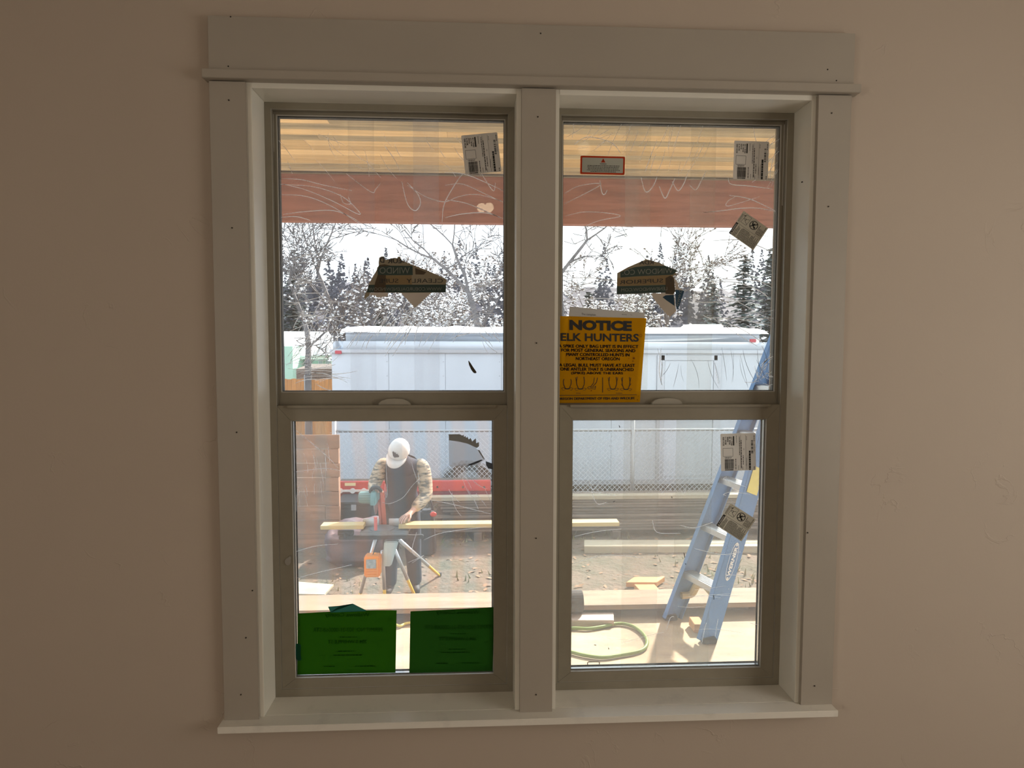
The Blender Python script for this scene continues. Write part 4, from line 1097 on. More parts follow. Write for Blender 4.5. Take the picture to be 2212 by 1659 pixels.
# left: board fence panel
YF = 6.35
xr = at(733, 1050, YF).x
fp = empty('board_fence_panel', (xr - 0.8, YF, ZG), 'tan horizontal board fence panel left of the worker', 'fence')
FENW = mat('tan_fence_board', (0.33, 0.20, 0.135), 0.8, var=0.35, scale=4, stretch=(0.6, 4, 5), rnd=0.15, bump=0.2, bscale=25, dist=0.004)
zt = at(700, 938, YF).z
nb = 8
hb = (zt - ZG - 0.03) / nb
for k in range(nb):
    j = xr - 0.17 - 0.5 * (k % 2)
    for a, b in ((xr - 1.7, j - 0.003), (j + 0.003, xr + R.uniform(-0.01, 0.01))):
        B('fence_board', (a, YF, ZG + 0.03 + k * hb), (b, YF + 0.022, ZG + 0.03 + (k + 1) * hb - 0.008), FENW, fp, bevel=0.002)
for a in (xr - 0.1, xr - 1.6):
    B('fence_post', (a, YF + 0.024, ZG - 0.1), (a + 0.09, YF + 0.11, zt - 0.02), FENW, fp)
# black crate and tarp bundle
YC = 6.55
p, q = at(727, 1128, YC), at(802, 1086, YC)
cr = empty('black_crate', ((p.x + q.x) / 2, YC + 0.2, p.z), 'black storage crate behind the left end of the cut board', 'crate')
bm = bmesh.new(); box(bm, (p.x, YC, ZG), (q.x, YC + 0.45, q.z - 0.03)); obj('crate_body', bm, DARK, cr, bevel=0.012)
bm = bmesh.new(); box(bm, (p.x - 0.015, YC - 0.015, q.z - 0.028), (q.x + 0.015, YC + 0.465, q.z + 0.01)); obj('crate_lid', bm, DARK, cr, bevel=0.01)
B('crate_latch', ((p.x + q.x) / 2 - 0.03, YC - 0.022, q.z - 0.09), ((p.x + q.x) / 2 + 0.03, YC, q.z - 0.02), GALV, cr)
c0, c1 = at(700, 1232, 5.75), at(838, 1142, 5.75)
bm = bmesh.new()
bmesh.ops.create_uvsphere(bm, u_segments=44, v_segments=26, radius=1)
for v in bm.verts:
    n_ = v.co.copy()
    n_ = Vector([math.copysign(abs(t) ** 0.55, t) for t in n_])
    f_ = 1 + 0.14 * noise.noise(Vector((n_.x * 1.5, n_.y * 2, n_.z * 5))) + 0.09 * noise.noise(Vector((n_.x * 3 + 5, n_.y * 4, n_.z * 11)))
    v.co = Vector(((c0.x + c1.x) / 2 + n_.x * f_ * (c1.x - c0.x) / 2, 6.0 + n_.y * f_ * 0.35, ZG + (max(n_.z, -0.9) + 0.9) / 1.9 * f_ * (c1.z - ZG)))
obj('tarp_bundle', bm, mat('brown_tarp', (0.15, 0.10, 0.105), 0.55, var=0.5, scale=3, stretch=(0.5, 2, 6), col2=(0.07, 0.05, 0.06)), smooth=True, label='heap of crumpled dark brown tarp behind the saw stand', cat='tarp')
# dark tool bag with a red tag on the stack, right of the worker
c = at(918, 1110, 6.2)
tb = empty('tool_bag', (c.x, 6.2, ZG), 'tall black tool bag with a red tag, right of the worker', 'bag')
p, q = at(895, 1155, 6.2), at(942, 1100, 6.2)
bm = bmesh.new(); hexa(bm, [(p.x, 6.05, ZG), (q.x, 6.05, ZG), (q.x, 6.35, ZG), (p.x, 6.35, ZG), (p.x + 0.07, 6.12, q.z), (q.x - 0.03, 6.12, q.z), (q.x - 0.03, 6.28, q.z), (p.x + 0.07, 6.28, q.z)])
obj('bag_body', bm, DARK, tb, bevel=0.03)
m_ = (p.x + q.x) / 2 + 0.02
bm = bmesh.new(); tube(bm, spline([(m_ - 0.07, 6.2, q.z - 0.01), (m_ - 0.05, 6.2, q.z + 0.10), (m_, 6.2, q.z + 0.14), (m_ + 0.05, 6.2, q.z + 0.10), (m_ + 0.07, 6.2, q.z - 0.01)]), 0.014, 8); obj('bag_handle', bm, DARK, tb)
c = at(936, 1111, 6.02); bm = bmesh.new(); ball(bm, c, 0.034, sc=(1.2, 0.5, 0.9)); obj('red_tag', bm, REDP, tb, smooth=True)
# red flatbed behind the worker
YR = 7.0
fb = empty('red_flatbed_trailer', (at(890, 1060, YR).x, YR + 0.15, ZG), 'low red flatbed trailer with white strips behind the worker', 'trailer')
a, b = at(728, 1042, YR), at(1060, 1042, YR)
z0, z1, z2 = at(890, 1062, YR).z, at(890, 1040, YR).z, at(890, 1080, YR).z
B('side_rail', (a.x, YR, z0), (b.x, YR + 0.08, z1), REDP, fb, bevel=0.006)
B('lower_rail', (a.x, YR + 0.01, z2), (b.x, YR + 0.07, z0 - 0.002), MAROON, fb, bevel=0.004)
B('flatbed_deck', (a.x, YR + 0.08, z0), (b.x, YR + 0.3, z1 - 0.02), LUMW, fb)
B('reflective_strip', (a.x + 0.01, YR - 0.006, z0 + 0.005), (a.x + 0.42, YR, z0 + 0.035), WHITEP, fb)
B('reflective_strip', (a.x + 0.10, YR - 0.006, z1 - 0.05), (a.x + 0.24, YR, z1 - 0.012), mat('pale_yellow_strip', (0.9, 0.75, 0.4), 0.5), fb)
B('reflective_strip', (a.x, YR - 0.004, z2 - 0.03), (a.x + 0.48, YR + 0.07, z2 - 0.004), WHITEP, fb)
for px in (945, 1000, 1046):
    c = at(px, 1052, YR); bm = bmesh.new(); tube(bm, [(c.x, YR - 0.008, c.z), (c.x, YR + 0.01, c.z)], 0.014, 10); obj('rail_bolt', bm, DARK, fb)
for px in (735, 762, 786):
    c = at(px, 1060, YR); bm = bmesh.new(); tube(bm, [(c.x, YR - 0.014, c.z), (c.x, YR + 0.01, c.z)], 0.035, 12); obj('marker_lamp', bm, WHITEP, fb)
for xx in (a.x + 0.35, b.x - 0.35):
    bm = bmesh.new(); tube(bm, [(xx, YR + 0.1, ZG + 0.28), (xx, YR + 0.28, ZG + 0.28)], 0.28, 20); obj('wheel', bm, BLACK, fb, bevel=0.02)

# ---- chain-link fence
YFE = 7.35
cf = empty('chain_link_fence', (1.2, YFE, ZG), 'galvanised chain-link fence in front of the white trailer', 'fence')
fx0, fx1 = at(722, 935, YFE).x, 6.0
zr = at(1066, 930, YFE).z
bm = bmesh.new(); tube(bm, [(fx0, YFE, zr), (fx1, YFE, zr)], 0.019, 8); obj('top_rail', bm, GALV, cf, smooth=True)
for xx in (fx0, at(1366, 1000, YFE).x, fx0 + 6.6):
    bm = bmesh.new(); tube(bm, [(xx, YFE, ZG - 0.1), (xx, YFE, zr + 0.16)], 0.03, 10); ball(bm, Vector((xx, YFE, zr + 0.17)), 0.034); obj('fence_post', bm, GALV, cf, smooth=True)
bm = bmesh.new()
hz = zr - ZG
def wire(p, q, r=0.0035):
    d = Vector(q) - Vector(p); n_ = Vector((-d.z, 0, d.x)).normalized() * r
    vs_ = [bm.verts.new(Vector(t) + o_) for t in (p, q) for o_ in (n_, -n_ * 0.5 + Vector((0, r, 0)), -n_ * 0.5 - Vector((0, r, 0)))]
    for k in range(3): bm.faces.new((vs_[k], vs_[(k + 1) % 3], vs_[3 + (k + 1) % 3], vs_[3 + k]))
x = fx0 - hz
while x < fx1:
    for sg in (1, -1):
        a, b = (x, ZG), (x + hz, zr)
        if sg < 0: a, b = (x, zr), (x + hz, ZG)
        t0 = max(0, (fx0 - a[0]) / hz); t1 = min(1, (fx1 - a[0]) / hz)
        if t1 > t0: wire((a[0] + hz * t0, YFE - 0.02, a[1] + (b[1] - a[1]) * t0), (a[0] + hz * t1, YFE - 0.02, a[1] + (b[1] - a[1]) * t1))
    x += 0.068
me = bpy.data.meshes.new('chain_link_mesh'); bm.to_mesh(me); bm.free()
link('chain_link_mesh', me, GALV, cf, kind='stuff')

# ---- enclosed cargo trailer with snow on its roof
YT = 8.6
tx0, tx1, tz0, tzr, tz1 = -2.37, 4.55, -0.53, 1.49, 1.84
tr = empty('cargo_trailer', ((tx0 + tx1) / 2, YT + 1.2, ZG), 'long white enclosed cargo trailer with snow on the roof', 'trailer')
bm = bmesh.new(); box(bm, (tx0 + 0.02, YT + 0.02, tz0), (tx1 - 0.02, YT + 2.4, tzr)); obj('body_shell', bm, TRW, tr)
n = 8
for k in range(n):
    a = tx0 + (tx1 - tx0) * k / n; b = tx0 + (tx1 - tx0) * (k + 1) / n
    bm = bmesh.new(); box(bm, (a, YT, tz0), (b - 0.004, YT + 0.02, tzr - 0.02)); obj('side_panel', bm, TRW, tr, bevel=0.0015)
bm = bmesh.new(); box(bm, (tx0 - 0.02, YT - 0.02, tzr), (tx1 + 0.02, YT + 2.45, tz1))
bmesh.ops.bevel(bm, geom=[e for e in bm.edges if max(v.co.z for v in e.verts) > tz1 - 0.01 or abs((e.verts[0].co - e.verts[1].co).z) > 0.1], offset=0.2, segments=6, affect='EDGES')
obj('roof_cap', bm, TRW, tr, smooth=True)
bm = bmesh.new(); box(bm, (tx0 - 0.025, YT - 0.035, tzr - 0.03), (tx1 + 0.025, YT, tzr + 0.025)); obj('drip_rail', bm, TRIMA, tr, bevel=0.005)
bm = bmesh.new(); box(bm, (tx0, YT - 0.02, tz0 - 0.08), (tx1, YT + 2.4, tz0)); obj('lower_rail', bm, TRIMA, tr, bevel=0.005)
bm = bmesh.new()
R = random.Random(8)
for k in range(n + 1):
    xx = tx0 + (tx1 - tx0) * k / n - 0.03
    z = tz0 + 0.1
    while z < tzr - 0.1:
        M = Matrix.Translation((xx, YT - 0.002, z)); bmesh.ops.create_icosphere(bm, subdivisions=1, radius=0.008, matrix=M); z += 0.22
obj('rivets', bm, TRIMA, tr, kind='stuff')
for px in (1427, 1549):
    xx = at(px, 800, YT).x; B('door_post', (xx - 0.06, YT - 0.02, tz0), (xx + 0.06, YT, tzr - 0.06), TRIMA, tr, bevel=0.004)
xa, xb = at(1427, 800, YT).x, at(1549, 800, YT).x
B('door_header', (xa, YT - 0.02, tzr - 0.14), (xb, YT, tzr - 0.06), TRIMA, tr, bevel=0.004)
B('door_leaf', (xa + 0.062, YT - 0.012, tz0 + 0.05), (xb - 0.062, YT, tzr - 0.145), TRW, tr, bevel=0.003)
for px, py in ((731, 761), (1626, 736)):
    c = at(px, py, YT - 0.03); bm = bmesh.new(); box(bm, (c.x - 0.05, YT - 0.05, c.z - 0.026), (c.x + 0.05, YT - 0.018, c.z + 0.026)); obj('marker_light', bm, mat('red_lens', (0.40, 0.05, 0.07), 0.3), tr, bevel=0.006)
c = at(1012, 1052, YT - 0.02); rw = 0.44
bm = bmesh.new()
for k in range(14):
    t0_, t1_ = PI * k / 14, PI * (k + 1) / 14
    P = [(c.x + r_ * math.cos(t), c.z + r_ * 0.86 * math.sin(t)) for r_, t in ((rw, t0_), (rw, t1_), (rw + 0.06, t1_), (rw + 0.06, t0_))]
    hexa(bm, [(u, YT - 0.06, w) for u, w in P] + [(u, YT, w) for u, w in P])
bmesh.ops.remove_doubles(bm, verts=bm.verts, dist=0.0005)
obj('wheel_fender', bm, TRIMA, tr)
bm = bmesh.new(); prism(bm, [Vector((c.x + rw * math.cos(PI * k / 14), YT - 0.004, c.z + rw * 0.86 * math.sin(PI * k / 14))) for k in range(15)], (0, -0.01, 0)); obj('wheel_well_shade', bm, DARK, tr)  # dark half-disc on the side stands in for the shaded wheel recess
for sx in (0, 0.95):
    bm = bmesh.new(); tube(bm, [(c.x + sx, YT - 0.05, ZG + 0.34), (c.x + sx, YT + 0.18, ZG + 0.34)], 0.34, 24); obj('tyre', bm, BLACK, tr, bevel=0.03)
    bm = bmesh.new(); tube(bm, [(c.x + sx, YT - 0.056, ZG + 0.34), (c.x + sx, YT - 0.04, ZG + 0.34)], 0.2, 16); obj('wheel_rim', bm, GALV, tr)
bm = bmesh.new()
NX, NY = 60, 14
g = []
for j in range(NY + 1):
    row = []
    for i in range(NX + 1):
        u, v = i / NX, j / NY
        x = tx0 + 0.12 + (tx1 - tx0 - 0.2) * u; y = YT + 0.06 + 2.2 * v
        e = min(1, min(u * 25, (1 - u) * 25, v * 7, (1 - v) * 7))
        h_ = (0.035 + 0.045 * abs(noise.noise(Vector((x * 1.3, y * 2, 1)))) + 0.03 * max(0, noise.noise(Vector((x * 4, y * 4, 2))))) * e ** 0.5
        row.append(bm.verts.new((x, y, tz1 - 0.012 - (0.055 if v == 0 else 0) + h_)))
    g.append(row)
for j in range(NY):
    for i in range(NX): bm.faces.new((g[j][i], g[j][i + 1], g[j + 1][i + 1], g[j + 1][i]))
obj('roof_snow', bm, SNOW, tr, smooth=True)
c = at(1520, 706, YT + 0.5); bm = bmesh.new(); box(bm, (c.x - 0.28, YT + 0.35, tz1), (c.x + 0.28, YT + 0.8, tz1 + 0.09)); rv = obj('roof_vent', bm, WHITEP, tr, bevel=0.02)

# ---- neighbouring house and its fence, far left
YH = 22.0
hs = empty('mint_house', (-9, YH + 2, ZG), 'mint green house with a snow-covered roof at the far left', 'house')
e0, e1 = at(640, 768, YH), at(716, 768, YH)
B('house_wall', (-15, YH, ZG), (e1.x, YH + 5, e0.z), MINT, hs)
B('house_wall', (-15, YH - 1.4, ZG), (at(632, 760, YH - 1.4).x, YH - 0.01, at(620, 748, YH - 1.4).z), MINT, hs)
zw = at(660, 790, YH).z
for px in (640, 655, 693, 708):
    c = at(px, 785, YH - 0.03)
    wn = B('house_window', (c.x - 0.09, YH - 0.05, c.z - 0.2), (c.x + 0.09, YH, c.z + 0.2), MINTW, hs)
    B('pane', (c.x - 0.07, YH - 0.06, c.z - 0.17), (c.x + 0.07, YH - 0.05, c.z + 0.17), mat('house_pane', (0.30, 0.40, 0.40), 0.2), wn)
bm = bmesh.new(); zr_ = at(640, 716, YH + 2.5).z
prism(bm, [Vector((-16, YH - 0.4, e0.z)), Vector((-16, YH + 2.5, zr_)), Vector((-16, YH + 5.4, e0.z))], (at(700, 740, YH).x + 15.6, 0, 0)); obj('roof', bm, SNOW, hs)
bm = bmesh.new(); g0 = at(700, 740, YH - 0.3); gw = 0.33
prism(bm, [Vector((g0.x - gw, YH - 0.6, e0.z + 0.02)), Vector((g0.x + gw, YH - 0.6, e0.z + 0.02)), Vector((g0.x + gw * 0.5, YH - 0.6, g0.z - 0.02)), Vector((g0.x, YH - 0.6, g0.z)), Vector((g0.x - gw * 0.7, YH - 0.6, g0.z - 0.16))], (0, 2.5, 0)); obj('dormer_snow', bm, SNOW, hs)
B('eave_board', (-16, YH - 0.45, e0.z - 0.12), (e1.x + 0.1, YH - 0.38, e0.z - 0.01), MINTW, hs)
bm = bmesh.new(); z_ = at(685, 797, 17.5).z
prism(bm, [Vector((at(640, 800, 17.5).x, 17.5, z_ - 0.32)), Vector((at(640, 800, 17.5).x, 17.5, z_)), Vector((at(640, 800, 17.5).x, 19, z_ + 0.1))], (1.4, 0, 0))
obj('shed_roof', bm, LUMW, label='low brown shed roof between the mint house and the white trailer', cat='roof')
YO = 16.5
of = empty('orange_board_fence', (at(660, 840, YO).x, YO, ZG), 'orange-brown upright board fence at the far left beside the white trailer', 'fence')
zf = at(660, 818, YO).z
ORF = mat('orange_fence', (0.62, 0.28, 0.09), 0.7, var=0.3, scale=4, stretch=(6, 6, 0.6), rnd=0.12)
px = 560
while px < 722:
    if not (655 <= px <= 666):
        a, b = at(px, 835, YO).x, at(px + 9.4, 835, YO).x
        B('fence_board', (a, YO, ZG), (b, YO + 0.025, zf + random.uniform(-0.02, 0.02)), ORF, of)
    px += 10
B('fence_post', (at(658, 835, YO).x, YO - 0.05, ZG), (at(672, 835, YO).x, YO + 0.1, zf + 0.1), GALV, of)

# ---- trees
def tubes_mesh(segs, n=4):
    V, Fc = [], []
    for p, q, r0, r1 in segs:
        d = q - p
        if d.length < 1e-6: continue
        u, w = frame_of(d)
        b = len(V)
        for c_, r in ((p, r0), (q, r1)):
            for k in range(n):
                t = 2 * PI * k / n
                V.append(c_ + (u * math.cos(t) + w * math.sin(t)) * r)
        for k in range(n): Fc.append((b + k, b + (k + 1) % n, b + n + (k + 1) % n, b + n + k))
    me = bpy.data.meshes.new('branches'); me.from_pydata(V, [], Fc); me.update()
    return me
def clumps_mesh(pts):
    V, Fc = [], []
    for p, r, R_ in pts:
        b = len(V)
        for d in ((1, 0, 0), (-1, 0, 0), (0, 1, 0), (0, -1, 0), (0, 0, 0.7), (0, 0, -0.6)):
            V.append(p + Vector(d) * r * R_.uniform(0.6, 1.3))
        for f in ((0, 2, 4), (2, 1, 4), (1, 3, 4), (3, 0, 4), (2, 0, 5), (1, 2, 5), (3, 1, 5), (0, 3, 5)): Fc.append(tuple(b + i for i in f))
    me = bpy.data.meshes.new('clumps'); me.from_pydata(V, [], Fc); me.update()
    return me
def bare_tree(base, height, seed, bark, label, lean=(0, 0), r0=0.09, first=0.25, spread=0.55, depth=6, snow=0.25, seeds=0.0, group='bare trees beyond the trailer'):
    R_ = random.Random(seed)
    segs, tips = [], []
    def grow(p, d, l, r, dep):
        n_ = 3
        for k in range(n_):
            d = (d + Vector((R_.gauss(0, .13), R_.gauss(0, .13), R_.gauss(0.02, .1)))).normalized()
            q = p + d * l / n_
            r2 = max(0.0095, r * (0.80 if k == n_ - 1 else 0.93))
            segs.append((p, q, r, r2)); p, r = q, r2
            if dep >= 1 and k < n_ - 1 and R_.random() < 0.75:
                side(p, d, l, r, dep)
            if r < 0.02: tips.append(q)
        if dep > 0:
            for _ in range(2 if R_.random() < 0.7 else 3):
                a = Vector((R_.gauss(0, 1), R_.gauss(0, 1), R_.gauss(0.1, .7))).normalized()
                nd = (d + a * spread).normalized()
                grow(p, nd, l * R_.uniform(0.62, 0.85), r * R_.uniform(0.6, 0.8), dep - 1)
    def side(p, d, l, r, dep):
        a = Vector((R_.gauss(0, 1), R_.gauss(0, 1), R_.gauss(0.2, .5))).normalized()
        grow(p, (d * 0.5 + a).normalized(), l * R_.uniform(0.4, 0.7), r * 0.5, max(0, dep - 2))
    d0 = Vector((lean[0], lean[1], 1)).normalized()
    p1 = base + d0 * height * first
    segs.append((base, p1, r0 * 1.15, r0))
    grow(p1, d0, height * 0.22, r0, depth)
    t = empty('bare_tree', base, label, 'tree', group)
    link('branches', tubes_mesh(segs, 4), bark, t, kind='stuff')
    if snow:
        link('snow', clumps_mesh([(q + Vector((0, 0, 0.01)), R_.uniform(0.018, 0.05), R_) for q in tips if R_.random() < snow]), SNOW, t, kind='stuff')
    if seeds:
        link('seed_clusters', clumps_mesh([(q, R_.uniform(0.02, 0.05), R_) for q in tips if R_.random() < seeds]), CLUMP, t, kind='stuff')
    return len(segs)
def conifer(base, height, rad, seed, m, label, snow=0.15, first=0.05, dens=1.0, group='conifers beyond the trailer'):
    R_ = random.Random(seed)
    V = [[], []]; Fc = [[], []]
    nl = int(height * 8 * dens)
    for k in range(nl):
        f = first + (1 - first) * k / nl
        z = height * f
        rr = rad * (1 - f) ** 0.8 * R_.uniform(0.8, 1.15) + 0.05
        nb_ = int(6 + 6 * (1 - f))
        a0 = R_.uniform(0, 6.28)
        for j in range(nb_):
            a = a0 + 2 * PI * j / nb_ + R_.uniform(-.2, .2)
            dirv = Vector((math.cos(a), math.sin(a), 0)); side = Vector((-math.sin(a), math.cos(a), 0))
            L_ = rr * R_.uniform(0.55, 1.15); zj = R_.uniform(-0.18, 0.18)
            ns = max(2, int(L_ / 0.16))
            for i in range(ns):
                t = (i + 0.5) / ns
                c_ = base + Vector((0, 0, z + zj)) + dirv * L_ * t + Vector((R_.uniform(-.06, .06), R_.uniform(-.06, .06), -0.35 * L_ * t * t + 0.1 * t + R_.uniform(-.05, .05)))
                w_ = 0.17 * (1.15 - t) + 0.06
                s = 1 if R_.random() < snow else 0
                b = len(V[s])
                j1, j2 = R_.uniform(-.05, .05), R_.uniform(-.09, .02)
                V[s] += [c_ - dirv * 0.1, c_ + side * w_ + Vector((0, 0, j2)), c_ + dirv * 0.15 + Vector((0, 0, j1 - 0.04)), c_ - side * w_ + Vector((0, 0, j2))]
                Fc[s].append((b, b + 1, b + 2, b + 3))
    t = empty('conifer_tree', base, label, 'tree', group)
    me = bpy.data.meshes.new('foliage'); me.from_pydata(V[0], [], Fc[0]); link('foliage', me, m, t, kind='stuff')
    if Fc[1]:
        me = bpy.data.meshes.new('snow'); me.from_pydata([v + Vector((0, 0, 0.02)) for v in V[1]], [], Fc[1]); link('snow', me, SNOW, t, kind='stuff')
    bm = bmesh.new(); tube(bm, [base, base + Vector((0, 0, height * 0.97))], [rad * 0.07 + 0.03, 0.015], 6); obj('trunk', bm, BARK2, t)
def gbase(px, Y): p = at(px, 900, Y); return Vector((p.x, Y, ZG))
bare_tree(gbase(667, 14.5), 5.6, 3, BARK, 'grey bare tree with a forked trunk in front of the mint house', first=0.36, r0=0.085, depth=6, snow=0.10)
bare_tree(gbase(727, 16), 7.0, 12, BARK, 'slim bare tree just left of the trailer, with a dark upright trunk', first=0.42, r0=0.07, depth=6, spread=0.5, snow=0.10)
bare_tree(gbase(1085, 13.5), 6.8, 9, BARK, 'large bare tree behind the mullion with a limb leaning left', lean=(-0.18, 0), first=0.33, r0=0.11, depth=6, spread=0.6, snow=0.2)
bare_tree(gbase(1190, 15), 7.5, 5, BARK, 'bare spreading tree at the left of the right upper pane', lean=(0.10, 0), first=0.35, r0=0.12, depth=6, spread=0.7, snow=0.25)
bare_tree(gbase(880, 18), 6.0, 31, BARK2, 'snowy bare tree behind the torn sticker of the left pane', first=0.25, r0=0.06, depth=6, spread=0.7, snow=0.5, seeds=0.2)
bare_tree(gbase(985, 17), 5.4, 33, BARK2, 'snow-laden shrubby tree right of the left torn sticker', first=0.18, r0=0.05, depth=6, spread=0.8, snow=0.7, seeds=0.3)
bare_tree(gbase(1060, 19), 6.0, 35, BARK2, 'snowy brown tree at the right edge of the left pane', first=0.2, r0=0.06, depth=6, spread=0.7, snow=0.6, seeds=0.3)
bare_tree(gbase(1300, 17), 5.8, 41, BARK2, 'snowy bare tree behind the yellow notice', first=0.2, r0=0.06, depth=6, spread=0.8, snow=0.6, seeds=0.3)
bare_tree(gbase(1420, 19), 7.0, 43, BARK2, 'dense snowy tree behind the right torn sticker', first=0.2, r0=0.08, depth=6, spread=0.7, snow=0.6, seeds=0.4)
bare_tree(gbase(800, 15.5), 4.6, 47, BARK2, 'low bare tree behind the left end of the trailer', first=0.3, r0=0.05, depth=6, spread=0.7, snow=0.15)
conifer(gbase(640, 31), 7.0, 1.6, 1, NEEDLE2, 'dark conifer at the left edge behind the mint house', snow=0.05)
conifer(gbase(592, 32), 6.2, 1.4, 2, NEEDLE2, 'tall dark conifer mostly hidden by the left sash stile', snow=0.05)
conifer(gbase(824, 30), 4.6, 0.9, 3, NEEDLE2, 'narrow dark conifer below the left torn sticker', snow=0.08)
conifer(gbase(1600, 22), 5.7, 1.6, 4, NEEDLE, 'blue-green conifer right of centre in the right upper pane', snow=0.2)
conifer(gbase(1660, 20), 5.6, 1.6, 6, NEEDLE, 'blue-green conifer at the right edge of the right upper pane', snow=0.2)
conifer(gbase(1535, 27), 5.2, 1.4, 7, NEEDLE, 'smaller blue-green conifer beside the yellowed film seam', snow=0.2)
conifer(gbase(1270, 30), 5.0, 1.4, 8, NEEDLE2, 'dim conifer above the white sheet behind the notice', snow=0.15)
conifer(gbase(1390, 32), 5.6, 1.5, 9, NEEDLE2, 'dim conifer under the right torn sticker', snow=0.15)
# wooded slope far behind
R = random.Random(77)
V, Fc = [], []
NXh, NYh = 120, 6
for j in range(NYh + 1):
    for i in range(NXh + 1):
        x = -30 + 60 * i / NXh; y = 38 + 3.0 * j
        z = ZG + 7.4 * (j / NYh) ** 0.8 + 0.8 * noise.noise(Vector((x * 0.15, j * 0.3, 0))) + (0.8 * noise.noise(Vector((x * 1.3, j, 5))) if j == NYh else 0)
        V.append((x, y, z))
for j in range(NYh):
    for i in range(NXh):
        a = j * (NXh + 1) + i; Fc.append((a, a + 1, a + NXh + 2, a + NXh + 1))
me = bpy.data.meshes.new('wooded_slope'); me.from_pydata(V, [], Fc)
link('wooded_slope', me, mat('winter_hillside', (0.13, 0.125, 0.15), 0.95, var=0.6, scale=1.1, stretch=(1, 1, 3), col2=(0.05, 0.045, 0.06), detail=8), smooth=True, label='far wooded hillside behind the trees', kind='structure')  # bluish grey puts the haze of distance into the hillside colour
V, Fc = [], []
for k in range(210):
    x = R.uniform(-26, 26); y = R.uniform(30, 54); h_ = R.uniform(2.6, 5.6); z0_ = ZG + (max(0, y - 38) / 18) ** 0.8 * 7.4 - 0.3
    if z0_ < ZG: z0_ = ZG
    for i in range(110):
        f = R.random(); a = R.uniform(0, 6.28); rr = (1 - f) * h_ * 0.24 * R.uniform(0.4, 1)
        c_ = Vector((x + math.cos(a) * rr, y + math.sin(a) * rr, z0_ + h_ * f)); s = 0.09 + 0.13 * (1 - f)
        b = len(V); V += [c_ + Vector((-s, 0, -s * 0.4)), c_ + Vector((s, 0, -s * 0.4)), c_ + Vector((R.uniform(-.1, .1), 0.1, s * 0.9))]; Fc.append((b, b + 1, b + 2))
me = bpy.data.meshes.new('distant_woods'); me.from_pydata(V, [], Fc)
link('distant_woods', me, mat('distant_trees', (0.075, 0.075, 0.095), 0.95, var=0.5, scale=0.8, col2=(0.035, 0.035, 0.045)), label='hazy far woods along the hillside', cat='woods', kind='stuff')  # distance haze is put into the blue-grey colour of the woods

# ---- mitre saw on its stand, boards being cut
YW = 4.45
zb = at(835, 1138, YW).z                 # top of the saw table
stand = empty('saw_stand', (at(835, 1138, YW).x, YW, ZG), 'folding saw stand with yellow-tipped legs under the saw', 'stand')
xs0, xs1 = at(732, 1138, YW).x, at(915, 1138, YW).x
bm = bmesh.new(); bar(bm, (xs0, YW, zb - 0.095), (xs1, YW, zb - 0.095), 0.045, 0.036); obj('beam', bm, DARK, stand, bevel=0.006)
xm = at(838, 1138, YW).x
bm = bmesh.new(); bar(bm, (xm - 0.19, YW, zb - 0.064), (xm + 0.17, YW, zb - 0.064), 0.10, 0.022); obj('saw_bracket', bm, DARK, stand, bevel=0.004)
bm = bmesh.new(); hexa(bm, [(xm - 0.05, YW - 0.05, zb - 0.36), (xm + 0.03, YW - 0.05, zb - 0.36), (xm + 0.03, YW + 0.05, zb - 0.36), (xm - 0.05, YW + 0.05, zb - 0.36), (xm - 0.03, YW - 0.05, zb - 0.125), (xm + 0.1, YW - 0.05, zb - 0.125), (xm + 0.1, YW + 0.05, zb - 0.125), (xm - 0.03, YW + 0.05, zb - 0.125)])
obj('centre_bracket', bm, mat('pale_teal_casting', (0.45, 0.56, 0.55), 0.5), stand, bevel=0.01)
def leg(top, foot, mid=0.62):
    top, foot = Vector(top), Vector(foot)
    m1 = top.lerp(foot, mid)
    bm = bmesh.new(); tube(bm, [top, m1], 0.017, 10); l_ = obj('leg', bm, ALU, stand, smooth=True)
    bm = bmesh.new(); tube(bm, [m1, foot], 0.015, 10); obj('leg_extension', bm, YELP, l_, smooth=True)
    bm = bmesh.new(); tube(bm, [foot + Vector((0, 0, 0.03)), foot], 0.022, 8); obj('leg_foot', bm, BLACK, l_)
f1 = onz(897, 1290, ZG); f1.y = max(f1.y, 4.3)
leg((xm + 0.05, YW + 0.01, zb - 0.20), f1)
leg((xm - 0.05, YW - 0.02, zb - 0.22), onz(832, 1306, ZG), 0.7)
leg((xm - 0.12, YW + 0.02, zb - 0.12), onz(776, 1292, ZG), 0.9)
leg((xm + 0.08, YW + 0.04, zb - 0.12), Vector((xm + 0.42, YW + 0.95, ZG)), 0.7)
for px in (747,):
    c = at(px, 1136, YW); bm = bmesh.new(); tube(bm, [(c.x - 0.07, YW, zb - 0.05), (c.x + 0.07, YW, zb - 0.05)], 0.024, 12); bar(bm, (c.x, YW, zb - 0.1), (c.x, YW, zb - 0.05), 0.05, 0.05); obj('work_support', bm, DARK, stand)
bx0, bx1 = at(786, 1225, YW - 0.16), at(820, 1225, YW - 0.16)
zA, zB_ = at(800, 1248, YW - 0.16).z, at(800, 1203, YW - 0.16).z
ob = empty('orange_power_box', (bx0.x + 0.08, YW - 0.1, zA), 'orange boxy power unit with a grey face hanging under the saw', 'box')
bm = bmesh.new(); box(bm, (bx0.x, YW - 0.16, zA), (bx1.x, YW - 0.03, zB_)); obj('housing', bm, ORANGE, ob, bevel=0.012)
wd = bx1.x - bx0.x
B('face_panel', (bx0.x + wd * 0.15, YW - 0.168, zA + (zB_ - zA) * 0.45), (bx1.x - wd * 0.22, YW - 0.158, zB_ - (zB_ - zA) * 0.12), mat('grey_face', (0.42, 0.44, 0.42), 0.5, var=0.5, scale=40), ob, bevel=0.003)
